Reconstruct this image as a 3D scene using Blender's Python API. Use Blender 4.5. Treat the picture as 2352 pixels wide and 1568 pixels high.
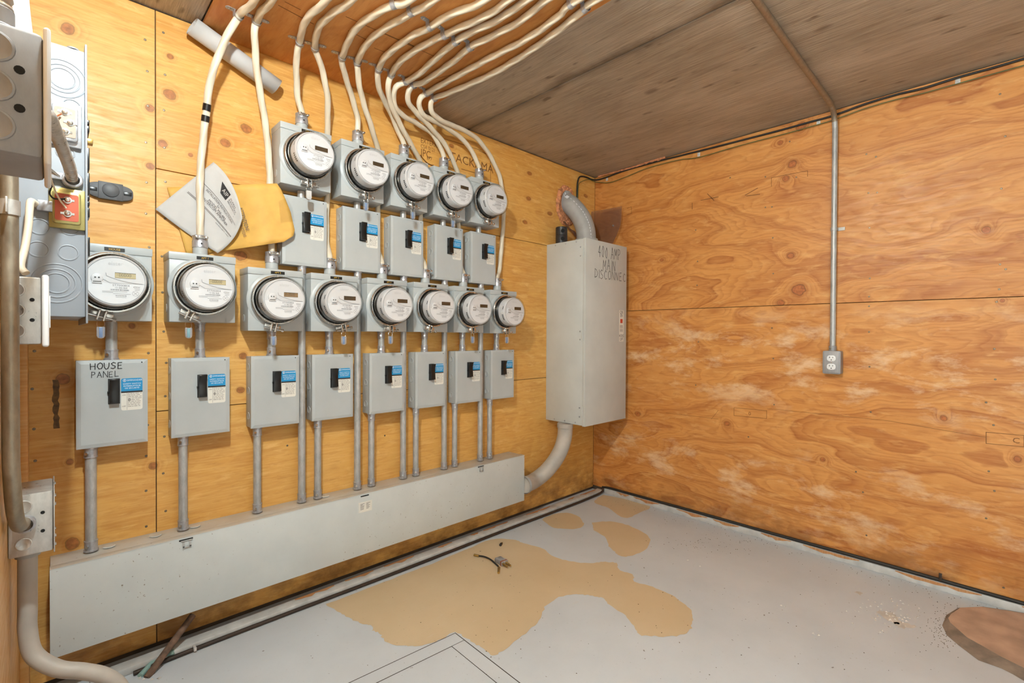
import bpy, bmesh, math, random
from mathutils import Vector, Matrix
import numpy as np

random.seed(7)
sc = bpy.context.scene
for o in list(bpy.data.objects):
    bpy.data.objects.remove(o)

# ------------------------------------------------------------------ camera, light, exposure
# world: meter wall = plane y 0 (x < 0), outlet wall = plane x 0 (y < 0), z up, metres
FPX, YAW, PITCH, ROLL = 1102.31, 0.76633, -0.00975, 0.00496
CAM = np.array([-2.6819, -1.9772, 1.0586]); PPY = 778.58
H = 2.13
_f = np.array([math.sin(YAW)*math.cos(PITCH), math.cos(YAW)*math.cos(PITCH), math.sin(PITCH)])
_r = np.array([math.cos(YAW), -math.sin(YAW), 0.0]); _u = np.cross(_r, _f)
RT = math.cos(ROLL)*_r + math.sin(ROLL)*_u
UP = -math.sin(ROLL)*_r + math.cos(ROLL)*_u
FW = _f
def ray(px, py): return FW + RT*(px-1176)/FPX + UP*(PPY-py)/FPX
def on(px, py, ax, val):
    d = ray(px, py); return Vector(CAM + d*((val-CAM[ax])/d[ax]))
def atz(px, py, Z): return Vector(CAM + ray(px, py)*Z)

cam_d = bpy.data.cameras.new('camera'); cam = bpy.data.objects.new('camera', cam_d)
sc.collection.objects.link(cam); sc.camera = cam
cam_d.sensor_width = 36; cam_d.lens = FPX/2352*36; cam_d.shift_y = (PPY-784)/2352
cam_d.clip_start = .01
M = Matrix.Identity(4)
for i in range(3):
    M[i][0] = RT[i]; M[i][1] = UP[i]; M[i][2] = -FW[i]; M[i][3] = CAM[i]
cam.matrix_world = M

w = bpy.data.worlds.new('world'); sc.world = w; w.use_nodes = True
w.node_tree.nodes['Background'].inputs[0].default_value = (.84, .96, 1, 1)
w.node_tree.nodes['Background'].inputs[1].default_value = 4.7
LAMP = Vector((-2.60, -1.36, 2.05)); LAMP_STRENGTH = 1520.0; LAMP_COLOR = (.84, .97, 1.0, 1)
sc.view_settings.view_transform = 'Standard'; sc.view_settings.look = 'None'
sc.view_settings.gamma = 1; sc.view_settings.use_curve_mapping = False
sc.view_settings.exposure = 0.40

# ------------------------------------------------------------------ mesh helpers
def lin(c):
    return tuple(((v/255/12.92) if v/255 <= .04045 else ((v/255+.055)/1.055)**2.4) for v in c)
class MB:
    def __init__(s): s.v = []; s.f = []
    def add(s, vs, fs):
        b = len(s.v); s.v += [tuple(q) for q in vs]; s.f += [[b+i for i in f] for f in fs]; return s
    def box(s, x0, x1, y0, y1, z0, z1):
        vs = [(x, y, z) for x in (x0, x1) for y in (y0, y1) for z in (z0, z1)]
        return s.add(vs, [(0,1,3,2),(4,6,7,5),(0,4,5,1),(2,3,7,6),(0,2,6,4),(1,5,7,3)])
    def obox(s, c, ax, ay, az, hx, hy, hz):
        vs = [Vector(c)+ax*(i*hx)+ay*(j*hy)+az*(k*hz) for i in (-1,1) for j in (-1,1) for k in (-1,1)]
        return s.add(vs, [(0,1,3,2),(4,6,7,5),(0,4,5,1),(2,3,7,6),(0,2,6,4),(1,5,7,3)])
    def frame(s, d):
        d = Vector(d).normalized(); a = Vector((0,0,1)) if abs(d.z) < .9 else Vector((1,0,0))
        x = a.cross(d).normalized(); return x, d.cross(x), d
    def cyl(s, p0, p1, r, r2=None, n=24, cap=True):
        p0 = Vector(p0); p1 = Vector(p1); r2 = r if r2 is None else r2
        x, y, d = s.frame(p1-p0); vs = []
        for p, rr in ((p0, r), (p1, r2)):
            vs += [p + x*(rr*math.cos(2*math.pi*i/n)) + y*(rr*math.sin(2*math.pi*i/n)) for i in range(n)]
        fs = [(i, (i+1) % n, n+(i+1) % n, n+i) for i in range(n)]
        if cap: fs += [tuple(reversed(range(n))), tuple(range(n, 2*n))]
        return s.add(vs, fs)
    def lathe(s, prof, o, d, n=32, close=False):
        # prof: (radius, height along d)
        o = Vector(o); x, y, d = s.frame(d); vs = []; m = len(prof)
        for r, h in prof:
            vs += [o + d*h + x*(r*math.cos(2*math.pi*i/n)) + y*(r*math.sin(2*math.pi*i/n)) for i in range(n)]
        fs = []
        for k in range(m if close else m-1):
            a = k*n; b = ((k+1) % m)*n
            fs += [(a+i, a+(i+1) % n, b+(i+1) % n, b+i) for i in range(n)]
        return s.add(vs, fs)
    def tube(s, pts, r, n=12, cap=True, lobes=0, amp=0, twist=0, rad=None):
        P = [Vector(p) for p in pts]; m = len(P); T = []
        for i in range(m):
            T.append((P[min(i+1, m-1)]-P[max(i-1, 0)]).normalized())
        x = s.frame(T[0])[0]; vs = []; L = 0
        for i in range(m):
            x = (x - T[i]*x.dot(T[i])).normalized(); y = T[i].cross(x)
            if i: L += (P[i]-P[i-1]).length
            for j in range(n):
                th = 2*math.pi*j/n
                rr = (rad[i] if rad else r)
                if lobes: rr *= 1 + amp*math.cos(lobes*(th-twist*L))
                vs.append(P[i] + x*(rr*math.cos(th)) + y*(rr*math.sin(th)))
        fs = [(i*n+j, i*n+(j+1) % n, (i+1)*n+(j+1) % n, (i+1)*n+j) for i in range(m-1) for j in range(n)]
        if cap: fs += [tuple(reversed(range(n))), tuple(range((m-1)*n, m*n))]
        return s.add(vs, fs)
    def prism(s, poly, fn, a, b):
        # poly: list of 2d points; fn(u, v, w) -> 3d; extruded from w=a to w=b
        n = len(poly); vs = [fn(u, v, a) for u, v in poly] + [fn(u, v, b) for u, v in poly]
        return s.add(vs, [tuple(reversed(range(n))), tuple(range(n, 2*n))] + [(i, (i+1) % n, n+(i+1) % n, n+i) for i in range(n)])
    def flat(s, poly, fn):
        return s.add([fn(u, v) for u, v in poly], [tuple(range(len(poly)))])
    def mesh(s, name, mat=None, bevel=0, seg=2, smooth=35):
        me = bpy.data.meshes.new(name); me.from_pydata([tuple(q) for q in s.v], [], s.f)
        bm = bmesh.new(); bm.from_mesh(me)
        bmesh.ops.recalc_face_normals(bm, faces=bm.faces)
        if bevel:
            es = [e for e in bm.edges if len(e.link_faces) == 2 and e.calc_face_angle(0) > .6]
            bmesh.ops.bevel(bm, geom=es, offset=bevel, segments=seg, affect='EDGES', profile=.5, clamp_overlap=True)
        bm.to_mesh(me); bm.free()
        if smooth:
            for p in me.polygons: p.use_smooth = True
            me.set_sharp_from_angle(angle=math.radians(smooth))
        if mat: me.materials.append(mat)
        return me
    def build(s, name, mat, parent=None, **k):
        return obj(name, s.mesh(name, mat, **k), parent)
COL = sc.collection
def obj(name, data, parent=None, loc=None):
    o = bpy.data.objects.new(name, data); COL.objects.link(o)
    if parent: o.parent = parent
    if loc is not None: o.location = loc
    return o
def tag(o, label=None, cat=None, group=None, kind=None):
    if label: o['label'] = label
    if cat: o['category'] = cat
    if group: o['group'] = group
    if kind: o['kind'] = kind
    return o
def thing(name, loc, label, cat, group=None):
    return tag(obj(name, None, None, loc), label, cat, group)
def copy_tree(o, parent=None):
    c = o.copy(); COL.objects.link(c); c.parent = parent
    for ch in sorted(o.children, key=lambda q: q.name): copy_tree(ch, c)
    return c
def smooth_path(pts, k=8):
    P = [Vector(p) for p in pts]; P = [P[0]*2-P[1]] + P + [P[-1]*2-P[-2]]; out = []
    for i in range(1, len(P)-2):
        a, b, c, d = P[i-1], P[i], P[i+1], P[i+2]
        for j in range(k):
            t = j/k
            out.append(.5*((2*b) + (c-a)*t + (2*a-5*b+4*c-d)*t*t + (3*b-a-3*c+d)*t**3))
    out.append(P[-2]); return out
_txt = {}
def text_geo(s, size, align='CENTER', xs=1.0):
    key = (s, align)
    if key not in _txt:
        cu = bpy.data.curves.new('lettering', 'FONT'); cu.body = s; cu.align_x = align; cu.align_y = 'CENTER'
        cu.resolution_u = 2; cu.size = 1
        t = bpy.data.objects.new('lettering', cu); COL.objects.link(t)
        bpy.context.view_layer.update()
        me = bpy.data.meshes.new_from_object(t)
        _txt[key] = ([tuple(v.co) for v in me.vertices], [tuple(p.vertices) for p in me.polygons])
        bpy.data.objects.remove(t); bpy.data.meshes.remove(me)
    v, f = _txt[key]
    return [(a[0]*size*xs, a[1]*size) for a in v], f
def add_text(mb, s, size, fn, cx=0, cy=0, align='CENTER', xs=1.0):
    v, f = text_geo(s, size, align, xs); mb.add([fn(cx+a, cy+b) for a, b in v], f)
SEG = {'0':'abcdef','2':'abged','-':'g','r':'eg','1':'bc','8':'abcdefg'}
def add_seg(mb, s, h, fn, x0, y0):
    wd = h*.5; t = h*.09
    for ch in s:
        for g in SEG[ch]:
            r = {'a':(t,h-t,wd-t,h),'g':(t,h/2-t/2,wd-t,h/2+t/2),'d':(t,0,wd-t,t),'f':(0,h/2,t,h-t),
                 'b':(wd-t,h/2,wd,h-t),'e':(0,t,t,h/2),'c':(wd-t,t,wd,h/2)}[g]
            mb.flat([(x0+r[0],y0+r[1]),(x0+r[2],y0+r[1]),(x0+r[2],y0+r[3]),(x0+r[0],y0+r[3])], fn)
        x0 += wd*1.35
def stroke(mb, pts, wd, fn):
    for (a, b), (c, d) in zip(pts[:-1], pts[1:]):
        dx, dy = c-a, d-b; L = math.hypot(dx, dy) or 1e-6; nx, ny = -dy/L*wd/2, dx/L*wd/2; ex, ey = dx/L*wd*.4, dy/L*wd*.4
        mb.flat([(a+nx-ex,b+ny-ey),(a-nx-ex,b-ny-ey),(c-nx+ex,d-ny+ey),(c+nx+ex,d+ny+ey)], fn)
HAND = {'H':[[(0,1),(.02,0)],[(.62,1),(.6,0)],[(0,.5),(.62,.54)]],'O':[[(.35,1),(.08,.8),(.0,.4),(.2,.03),(.5,.1),(.66,.5),(.55,.88),(.35,1)]],
 'U':[[(0,1),(.03,.3),(.2,.0),(.45,.1),(.58,.5),(.6,1)]],'S':[[(.55,.88),(.3,1),(.05,.8),(.2,.55),(.5,.4),(.5,.15),(.25,0),(0,.1)]],
 'E':[[(.5,1),(.05,.96),(.02,.02),(.5,.04)],[(.04,.52),(.42,.54)]],'P':[[(.04,0),(.06,1),(.45,.92),(.5,.65),(.3,.48),(.06,.46)]],
 'A':[[(0,0),(.3,1),(.6,0)],[(.12,.38),(.5,.38)]],'N':[[(0,0),(.03,1),(.55,.02),(.58,1)]],'L':[[(.03,1),(.02,.02),(.5,.05)]],
 'M':[[(0,0),(.06,1),(.32,.35),(.6,1),(.66,0)]],'I':[[(.1,1),(.1,0)]],'D':[[(.04,0),(.05,1),(.4,.86),(.6,.5),(.42,.12),(.04,0)]],
 'C':[[(.55,.85),(.3,1),(.05,.7),(.05,.25),(.3,0),(.6,.12)]],'4':[[(.35,0),(.36,1),(0,.4),(.55,.4)]],'0':[[(.25,1),(.02,.6),(.08,.1),(.28,0),(.45,.4),(.4,.85),(.25,1)]],' ':[]}
def hand(mb, s, h, x, y, wd, fn, sp=.9, xs=1.0):
    rng = random.Random(s)
    for ch in s:
        k = 1+rng.uniform(-.06, .06); dy = rng.uniform(-.05, .05)*h
        for st in HAND[ch]:
            stroke(mb, [(x+a*h*k*xs, y+b*h*k+dy) for a, b in st], wd, fn)
        x += h*xs*(.32 if ch == 'I' else .5 if ch == ' ' else sp)

# ------------------------------------------------------------------ materials
class NT:
    def __init__(s, name):
        s.m = bpy.data.materials.new(name); s.m.use_nodes = True; s.t = s.m.node_tree
        s.b = s.t.nodes['Principled BSDF']; s.out = s.t.nodes['Material Output']
    def n(s, typ, **k):
        nd = s.t.nodes.new(typ)
        for a, b in k.items(): setattr(nd, a, b)
        return nd
    def l(s, a, b): s.t.links.new(a, b)
    def val(s, sock, x):
        if isinstance(x, (int, float)): sock.default_value = x
        elif isinstance(x, tuple): sock.default_value = x if len(x) == 4 or sock.type == 'VECTOR' else x+(1,)
        else: s.l(x, sock)
    def math(s, op, a, b=None, c=None, clamp=False):
        nd = s.n('ShaderNodeMath', operation=op, use_clamp=clamp); s.val(nd.inputs[0], a)
        if b is not None: s.val(nd.inputs[1], b)
        if c is not None: s.val(nd.inputs[2], c)
        return nd.outputs[0]
    def vm(s, op, a, b):
        nd = s.n('ShaderNodeVectorMath', operation=op); s.val(nd.inputs[0], a); s.val(nd.inputs[1], b)
        return nd.outputs['Value'] if op in ('LENGTH','DOT_PRODUCT') else nd.outputs[0]
    def coord(s): return s.n('ShaderNodeTexCoord').outputs['Object']
    def noise(s, vec, scale=5, detail=4, rough=.5, dist=0, out=0):
        nd = s.n('ShaderNodeTexNoise'); s.val(nd.inputs['Vector'], vec); nd.inputs['Scale'].default_value = scale
        nd.inputs['Detail'].default_value = detail; nd.inputs['Roughness'].default_value = rough; nd.inputs['Distortion'].default_value = dist
        return nd.outputs[out]
    def ramp(s, x, stops, interp='LINEAR'):
        nd = s.n('ShaderNodeValToRGB'); s.val(nd.inputs[0], x); e = nd.color_ramp.elements; nd.color_ramp.interpolation = interp
        while len(e) < len(stops): e.new(.5)
        for q, (p, c) in zip(e, stops):
            q.position = p; q.color = (c, c, c, 1) if isinstance(c, (int, float)) else (lin(c)+(1,) if len(c) == 3 else c)
        return nd.outputs[0]
    def mix(s, f, a, b, mode='MIX'):
        nd = s.n('ShaderNodeMix', data_type='RGBA', blend_type=mode); s.val(nd.inputs['Factor'], f)
        s.val(nd.inputs['A'], lin(a)+(1,) if isinstance(a, tuple) and max(a) > 1 else a)
        s.val(nd.inputs['B'], lin(b)+(1,) if isinstance(b, tuple) and max(b) > 1 else b)
        return nd.outputs['Result']
    def bump(s, h, st=.3, d=.002):
        nd = s.n('ShaderNodeBump'); s.val(nd.inputs['Height'], h); nd.inputs['Strength'].default_value = st; nd.inputs['Distance'].default_value = d
        s.l(nd.outputs[0], s.b.inputs['Normal'])
    def fin(s, col=None, rough=.5, metal=0, spec=.5, **k):
        if col is not None: s.val(s.b.inputs['Base Color'], lin(col) if isinstance(col, tuple) and max(col) > 1 else col)
        s.val(s.b.inputs['Roughness'], rough); s.val(s.b.inputs['Metallic'], metal); s.b.inputs['Specular IOR Level'].default_value = spec
        for a, b in k.items(): s.val(s.b.inputs[a.replace('_', ' ')], b)
        return s.m
MAT = {}
def plain(name, col, rough=.5, metal=0, spec=.5, var=.12, scale=30, **k):
    t = NT(name); n = t.noise(t.coord(), scale, 4)
    c2 = tuple(max(2, v*(1-var)) for v in col)
    MAT[name] = t.fin(t.mix(t.ramp(n, [(.3, 0.), (.7, 1.)]), c2, col), rough, metal, spec, **k); return MAT[name]
def stretched(t, vec, sx, sy, sz): return t.vm('MULTIPLY', vec, (sx, sy, sz))

def wood(name, plane, pal, knots, figure=7.0, contrast=.5, wear=None, fine=.35, seed=0., rough=.42, mottle=.5, lowdark=0):
    t = NT(name); c = t.coord()
    sep = t.n('ShaderNodeSeparateXYZ'); t.l(c, sep.inputs[0])
    ax = {'x':0,'y':1,'z':2}
    u = sep.outputs[ax[plane[0]]]; v = sep.outputs[ax[plane[1]]]
    cm = t.n('ShaderNodeCombineXYZ'); t.l(u, cm.inputs[0]); t.l(v, cm.inputs[1]); cm.inputs[2].default_value = seed
    P = cm.outputs[0]
    oi = t.n('ShaderNodeObjectInfo'); cz = t.n('ShaderNodeCombineXYZ'); t.l(t.math('MULTIPLY', oi.outputs['Random'], 40.0), cz.inputs[2])
    PN = t.vm('ADD', P, cz.outputs[0])
    h = t.noise(stretched(t, PN, .9, 2.6, 1), 1.0, 3, .45)
    h2 = t.noise(stretched(t, PN, 3.5, 9, 1), 1.0, 3, .5)
    hh = t.math('ADD', t.math('MULTIPLY', h, 1.0), t.math('MULTIPLY', h2, .10))
    core = None; halo = None
    for (ku, kv, ru, rv) in knots:
        d = t.vm('LENGTH', t.vm('MULTIPLY', t.vm('SUBTRACT', P, (ku, kv, seed)), (1/ru, 1/rv, 1)), (0, 0, 0))
        g = t.math('POWER', t.math('SUBTRACT', 1.0, t.math('DIVIDE', d, 5.0), clamp=True), 2.0)
        hh = t.math('ADD', hh, t.math('MULTIPLY', g, .16))
        core = d if core is None else t.math('MINIMUM', core, d)
    band = t.math('FRACT', t.math('MULTIPLY', hh, figure))
    band = t.ramp(band, [(0, .0), (.45, .12), (.80, .75), (.93, 1.), (1, .05)])
    b2 = t.math('FRACT', t.math('MULTIPLY', hh, figure*4.3))
    b2 = t.ramp(b2, [(0, .0), (.5, .25), (.88, 1.), (1, .05)])
    band = t.math('ADD', t.math('MULTIPLY', band, .68), t.math('MULTIPLY', b2, .42))
    fib = t.noise(stretched(t, PN, 7, 150, 1), 1.0, 5, .7)
    fib2 = t.noise(stretched(t, PN, 14, 60, 1), 1.0, 3, .6)
    big = t.noise(stretched(t, PN, 1.1, 2.0, 1), 1.3, 5, .6)
    base = t.mix(t.ramp(big, [(.32, 0.), (.68, 1.)]), pal[0], pal[1])
    col = t.mix(t.math('MULTIPLY', band, contrast), base, pal[2])
    col = t.mix(t.math('MULTIPLY', t.ramp(fib, [(.42, 0.), (.72, 1.)]), fine), col, pal[3])
    col = t.mix(t.math('MULTIPLY', t.ramp(fib2, [(.52, 0.), (.72, 1.)]), mottle*.6), col, pal[4])
    sil = t.noise(stretched(t, PN, 10, 34, 1), 1.0, 4, .6, .4)
    col = t.mix(t.math('MULTIPLY', t.ramp(sil, [(.56, 0.), (.70, 1.)]), .5), col, pal[3])
    fleck = t.noise(stretched(t, PN, 60, 160, 1), 1.0, 2, .6)
    col = t.mix(t.math('MULTIPLY', t.ramp(fleck, [(.66, 0.), (.76, 1.)]), .3), col, pal[2])
    if wear:
        for (v0, v1, thr, amt) in wear:
            wn = t.noise(stretched(t, PN, 4.5, 9, 1), 1.0, 8, .68)
            g = t.ramp(t.math('MULTIPLY_ADD', v, 1/(v1-v0), -v0/(v1-v0), clamp=True), [(0, 0.), (.3, 1.), (.7, 1.), (1, 0.)])
            mk = t.math('MULTIPLY', t.ramp(wn, [(thr, 0.), (thr+.14, 1.)]), t.math('MULTIPLY', g, amt))
            col = t.mix(mk, col, (228, 196, 158))
    if core is not None:
        wob = t.noise(stretched(t, PN, 40, 40, 1), 1.0, 2)
        dd = t.math('ADD', core, t.math('MULTIPLY', t.math('SUBTRACT', wob, .5), .7))
        col = t.mix(t.math('MULTIPLY', t.ramp(t.math('DIVIDE', dd, 4.0), [(.3, 1.), (.7, 0.)]), .35), col, pal[4])
        ringv = t.math('PINGPONG', t.math('MULTIPLY', dd, 2.2), .5)
        lite = t.ramp(t.math('ABSOLUTE', t.math('SUBTRACT', dd, 1.7)), [(0, 1.), (.35, 0.)]); col = t.mix(t.math('MULTIPLY', lite, .2), col, pal[3])
        kc = t.mix(t.ramp(t.noise(stretched(t, PN, 90, 90, 1), 1.0, 3), [(.3, 0.), (.7, 1.)]), pal[5], tuple(min(255, q*1.35) for q in pal[5]))
        col = t.mix(t.math('MULTIPLY', t.ramp(dd, [(.85, 1.), (1.1, 0.)]), .9), col, kc)
        col = t.mix(t.math('MULTIPLY', t.ramp(t.math('ABSOLUTE', t.math('SUBTRACT', dd, 1.0)), [(0, 1.), (.16, 0.)]), .6), col, (70, 38, 16))
    if lowdark:  # patchy darker brown towards the bottom of the sheet
        dn = t.noise(stretched(t, PN, 7, 10, 1), 1.0, 6, .6)
        g = t.math('MULTIPLY', t.ramp(v, [(0.0, 1.), (lowdark, 0.)]), t.ramp(dn, [(.40, 0.), (.6, 1.)]))
        col = t.mix(t.math('MULTIPLY', g, .75), col, (96, 52, 24))
    t.bump(t.math('ADD', t.math('MULTIPLY', fib, .6), t.math('MULTIPLY', band, .4)), .22, .0012)
    MAT[name] = t.fin(col, t.ramp(fib2, [(.3, rough-.06), (.7, rough+.12)]), 0, .4); return MAT[name]
def kn(lst, ax):
    out = []
    for (px, py, r) in lst:
        p = on(px, py, ax, 0); q = on(px+r, py, ax, 0); s = on(px, py+r*.8, ax, 0)
        i = 0 if ax == 1 else 1
        out.append((p[i], p[2], max(.006, abs(q[i]-p[i])), max(.006, abs(s[2]-p[2]))))
    return out
knA = kn([(156,66,15),(390,217,13),(391,130,7),(374,330,10),(345,248,10),(345,382,9),(565,295,12),(518,328,11),(438,356,5),
          (553,587,13),(558,817,9),(552,896,9),(145,870,15),(160,1060,8),(303,748,7),(1216,398,5),(1214,456,5),
          (1206,510,5),(1263,490,5),(1345,450,4),(1037,335,5),(352,1070,10),(165,1249,16),(1100,930,4)], 1)
knB = kn([(1835,665,15),(1793,695,8),(1816,587,8),(1820,377,10),(1805,410,8),(2265,528,10),(2167,960,8),(1670,973,6),(1890,1055,6),
          (2337,1054,8),(1840,290,12),(1792,328,6),(1465,950,6),(1418,812,4),(1520,597,4),(2302,690,5)], 0)
wood('plywood_yellow', 'xz', [(208,150,70),(222,170,92),(184,118,46),(236,194,124),(178,112,44),(134,82,42)], knA, figure=5.5, contrast=.42, fine=.42, seed=1.3, lowdark=.30)
wood('plywood_orange', 'yz', [(198,130,62),(212,148,80),(160,88,34),(222,170,104),(152,82,34),(140,80,40)], knB, figure=9.0, contrast=.85, fine=.30, seed=4.7,
     wear=[(.62,1.22,.51,.7),(0.0,.55,.53,.6)], lowdark=.22)
wood('plywood_ceiling_board', 'yx', [(206,138,70),(216,150,82),(176,104,46),(222,164,96),(168,98,44),(130,80,42)], [], figure=6, contrast=.5, fine=.3, seed=9.1, rough=.5)
wood('plywood_left', 'yz', [(206,150,80),(222,172,104),(186,126,58),(232,196,136),(180,118,54),(142,88,44)], [], figure=6, contrast=.4, fine=.45, seed=3.3)
wood('rough_trim', 'xy', [(170,112,66),(190,134,84),(150,92,50),(206,170,130),(120,78,46),(100,60,30)], [], figure=6, contrast=.4, fine=.5, seed=2.2, rough=.7)

def ceiling_mat():
    t = NT('ceiling_formwork'); P = t.coord()
    s1 = t.noise(stretched(t, P, 160, 7, 1), 1.0, 4, .65)
    s2 = t.noise(stretched(t, P, 36, 4, 1), 1.0, 4, .6)
    big = t.noise(stretched(t, P, 3.0, 1.6, 1), 1.0, 5, .6)
    col = t.mix(t.ramp(big, [(.3, 0.), (.7, 1.)]), (150,134,114), (184,168,148))
    col = t.mix(t.math('MULTIPLY', t.ramp(s2, [(.45, 0.), (.7, 1.)]), .55), col, (122,102,80))
    col = t.mix(t.math('MULTIPLY', t.ramp(s1, [(.45, 0.), (.75, 1.)]), .4), col, (222,206,184))
    spots = t.noise(stretched(t, P, 26, 9, 1), 1.0, 2, .5)
    col = t.mix(t.math('MULTIPLY', t.ramp(spots, [(.66, 0.), (.75, 1.)]), .7), col, (74,54,34))
    sep = t.n('ShaderNodeSeparateXYZ'); t.l(P, sep.inputs[0])
    wob = t.noise(stretched(t, P, 2, 5, 1), 1.0, 4)
    dj = t.math('ABSOLUTE', t.math('SUBTRACT', t.math('ADD', sep.outputs[0], t.math('MULTIPLY', t.math('SUBTRACT', wob, .5), .10)), XJ))
    col = t.mix(t.math('MULTIPLY', t.ramp(dj, [(.0, 1.), (.045, 0.)]), t.ramp(wob, [(.3, .35), (.6, .75)])), col, (70,52,34))
    kv = t.n('ShaderNodeTexVoronoi'); t.l(stretched(t, P, 3.2, 1.9, 1), kv.inputs['Vector']); kv.inputs['Scale'].default_value = 1.6
    kd = t.math('ADD', kv.outputs['Distance'], t.math('MULTIPLY', t.math('SUBTRACT', t.noise(P, 18, 3), .5), .12))
    col = t.mix(t.math('MULTIPLY', t.ramp(kd, [(.05, 1.), (.13, 0.)]), .6), col, (84,62,42))
    t.bump(t.math('ADD', t.math('MULTIPLY', s1, .6), t.math('MULTIPLY', s2, .6)), .95, .006)
    MAT['ceiling_formwork'] = t.fin(col, t.ramp(big, [(.3, .48), (.7, .30)]), 0, .6)
XJ = on(1450, 118, 2, H)[0]
ceiling_mat()
def floor_mat(name, a, b, c, rough):
    t = NT(name); P = t.coord()
    big = t.noise(P, 2.2, 6, .6); fine = t.noise(P, 90, 3, .6)
    col = t.mix(t.ramp(big, [(.3, 0.), (.7, 1.)]), a, b)
    col = t.mix(t.math('MULTIPLY', t.ramp(fine, [(.64, 0.), (.78, 1.)]), .5), col, c)
    spk = t.noise(P, 55, 2, .5); col = t.mix(t.math('MULTIPLY', t.ramp(spk, [(.73, 0.), (.77, 1.)]), .8), col, (84, 66, 50))
    scr = t.noise(stretched(t, P, 8, 60, 1), 1.0, 3, .6, .6); col = t.mix(t.math('MULTIPLY', t.ramp(scr, [(.68, 0.), (.76, 1.)]), .35), col, (205, 198, 188))
    t.bump(fine, .12, .001)
    MAT[name] = t.fin(col, rough, 0, .45)
floor_mat('floor_paint', (190,194,198), (204,208,212), (172,172,172), .48)
floor_mat('floor_stain', (198,174,138), (210,188,154), (180,152,116), .5)
def grey_paint(name, col, speck=0, dust=0):
    t = NT(name); P = t.coord(); n = t.noise(P, 6, 5, .6)
    c = t.mix(t.ramp(n, [(.3, 0.), (.7, 1.)]), tuple(v*.95 for v in col), col)
    if speck:
        s = t.noise(P, 110, 2, .5); g = t.noise(P, 3.2, 3, .5)
        c = t.mix(t.math('MULTIPLY', t.ramp(s, [(.70, 0.), (.735, 1.)]), t.math('MULTIPLY', t.ramp(g, [(.42, 0.), (.6, 1.)]), .8)), c, (112, 92, 66))
    if dust:
        gm = t.n('ShaderNodeNewGeometry'); sp = t.n('ShaderNodeSeparateXYZ'); t.l(gm.outputs['Normal'], sp.inputs[0])
        d = t.math('MULTIPLY', t.ramp(sp.outputs[2], [(.6, 0.), (.9, 1.)]), t.ramp(t.noise(P, 9, 5, .6), [(.25, .3), (.7, 1.)]))
        c = t.mix(t.math('MULTIPLY', d, .75), c, (176, 156, 130))
    t.bump(t.noise(P, 400, 2), .05, .0005)
    MAT[name] = t.fin(c, .38, 0, .45)
grey_paint('grey_enamel', (180,184,184)); grey_paint('grey_trough', (204,208,206), 1, 1); grey_paint('panel_enamel', (150,154,160))
grey_paint('main_box_enamel', (198,200,196))
def galv(name, a, b, rough=.42, metal=.75):
    t = NT(name); P = t.coord(); n = t.noise(stretched(t, P, 60, 60, 25), 1.0, 5, .65)
    MAT[name] = t.fin(t.mix(t.ramp(n, [(.32, 0.), (.68, 1.)]), a, b), t.ramp(n, [(.3, rough-.1), (.7, rough+.12)]), metal, .5)
galv('galvanised', (158,158,156), (192,192,190), .42, .35); galv('zinc_connector', (150,150,154), (196,196,200), .36, .55)
galv('bright_steel', (190,188,184), (214,212,208), .22, .95); galv('box_steel', (176,172,166), (206,202,196), .34, .6)
galv('old_conduit', (138,128,112), (170,158,138), .45, .7); galv('cast_grey', (138,136,136), (156,154,154), .5, .25)
plain('cable_sheath', (226,212,188), .38, var=.07, scale=14); plain('white_plastic', (232,230,228), .35, var=.03)
plain('meter_white', (222,220,222), .4, var=.02); plain('meter_label', (234,233,236), .4, var=.02); plain('print_grey', (128,126,130), .5)
plain('meter_dark', (34,32,30), .35); plain('black_plastic', (20,19,19), .3); plain('dark_rubber', (38,34,30), .6)
plain('lcd_light', (196,180,140), .3, var=.04); plain('lcd_dark', (84,66,46), .25, var=.04); plain('lcd_mid', (146,118,84), .25, var=.04)
plain('lcd_ink', (46,40,34), .4); plain('label_black', (26,24,22), .4); plain('label_gold', (226,180,70), .5)
plain('sticker_blue', (24,140,196), .35, var=.03); plain('sticker_white', (226,222,212), .45, var=.02); plain('print_white', (238,240,244), .4, var=.02)
plain('ink_black', (34,30,32), .6); plain('ink_soft', (92,84,84), .6); plain('stamp_ink', (132,84,36), .7); plain('pvc_grey', (166,166,164), .5, var=.06)
plain('pvc_dirty', (186,178,168), .5, var=.14, scale=10); plain('paper', (190,187,184), .75, var=.03); plain('manila', (214,166,80), .65, var=.06)
plain('insulation', (224,150,104), .95, var=.35, scale=60); plain('putty', (226,214,202), .8, var=.08); plain('brass', (186,150,84), .3, .8)
plain('copper', (204,128,90), .35, .7); plain('red_board', (190,86,56), .5); plain('tan_board', (176,156,138), .6); plain('gold_zinc', (196,184,120), .3, .7)
plain('rust_wire', (112,66,38), .8, var=.4, scale=50); plain('rust_rod', (128,98,78), .8, var=.4, scale=60); plain('mint', (148,178,168), .6)
plain('dark_grey_plastic', (84,84,86), .5, var=.1); plain('lug_black', (44,42,44), .45); plain('hole_black', (8,7,6), .8)
plain('green_wire', (74,92,46), .5); plain('brown_cable', (58,40,26), .6, var=.3); plain('nail_steel', (132,118,100), .4, .7); plain('clip_white', (206,202,196), .5)
plain('trim_paint', (204,202,198), .6, var=.14, scale=22); plain('sump_clay', (196,162,138), .75, var=.18, scale=12); plain('sump_rim', (150,132,116), .8, var=.3, scale=20)
plain('scorch', (128,92,44), .6, var=.45, scale=70); plain('debris', (96,72,50), .9); plain('paint_chip', (214,206,196), .8); plain('tape_black', (24,24,26), .3); plain('red_mark', (206,72,44), .5)
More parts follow.
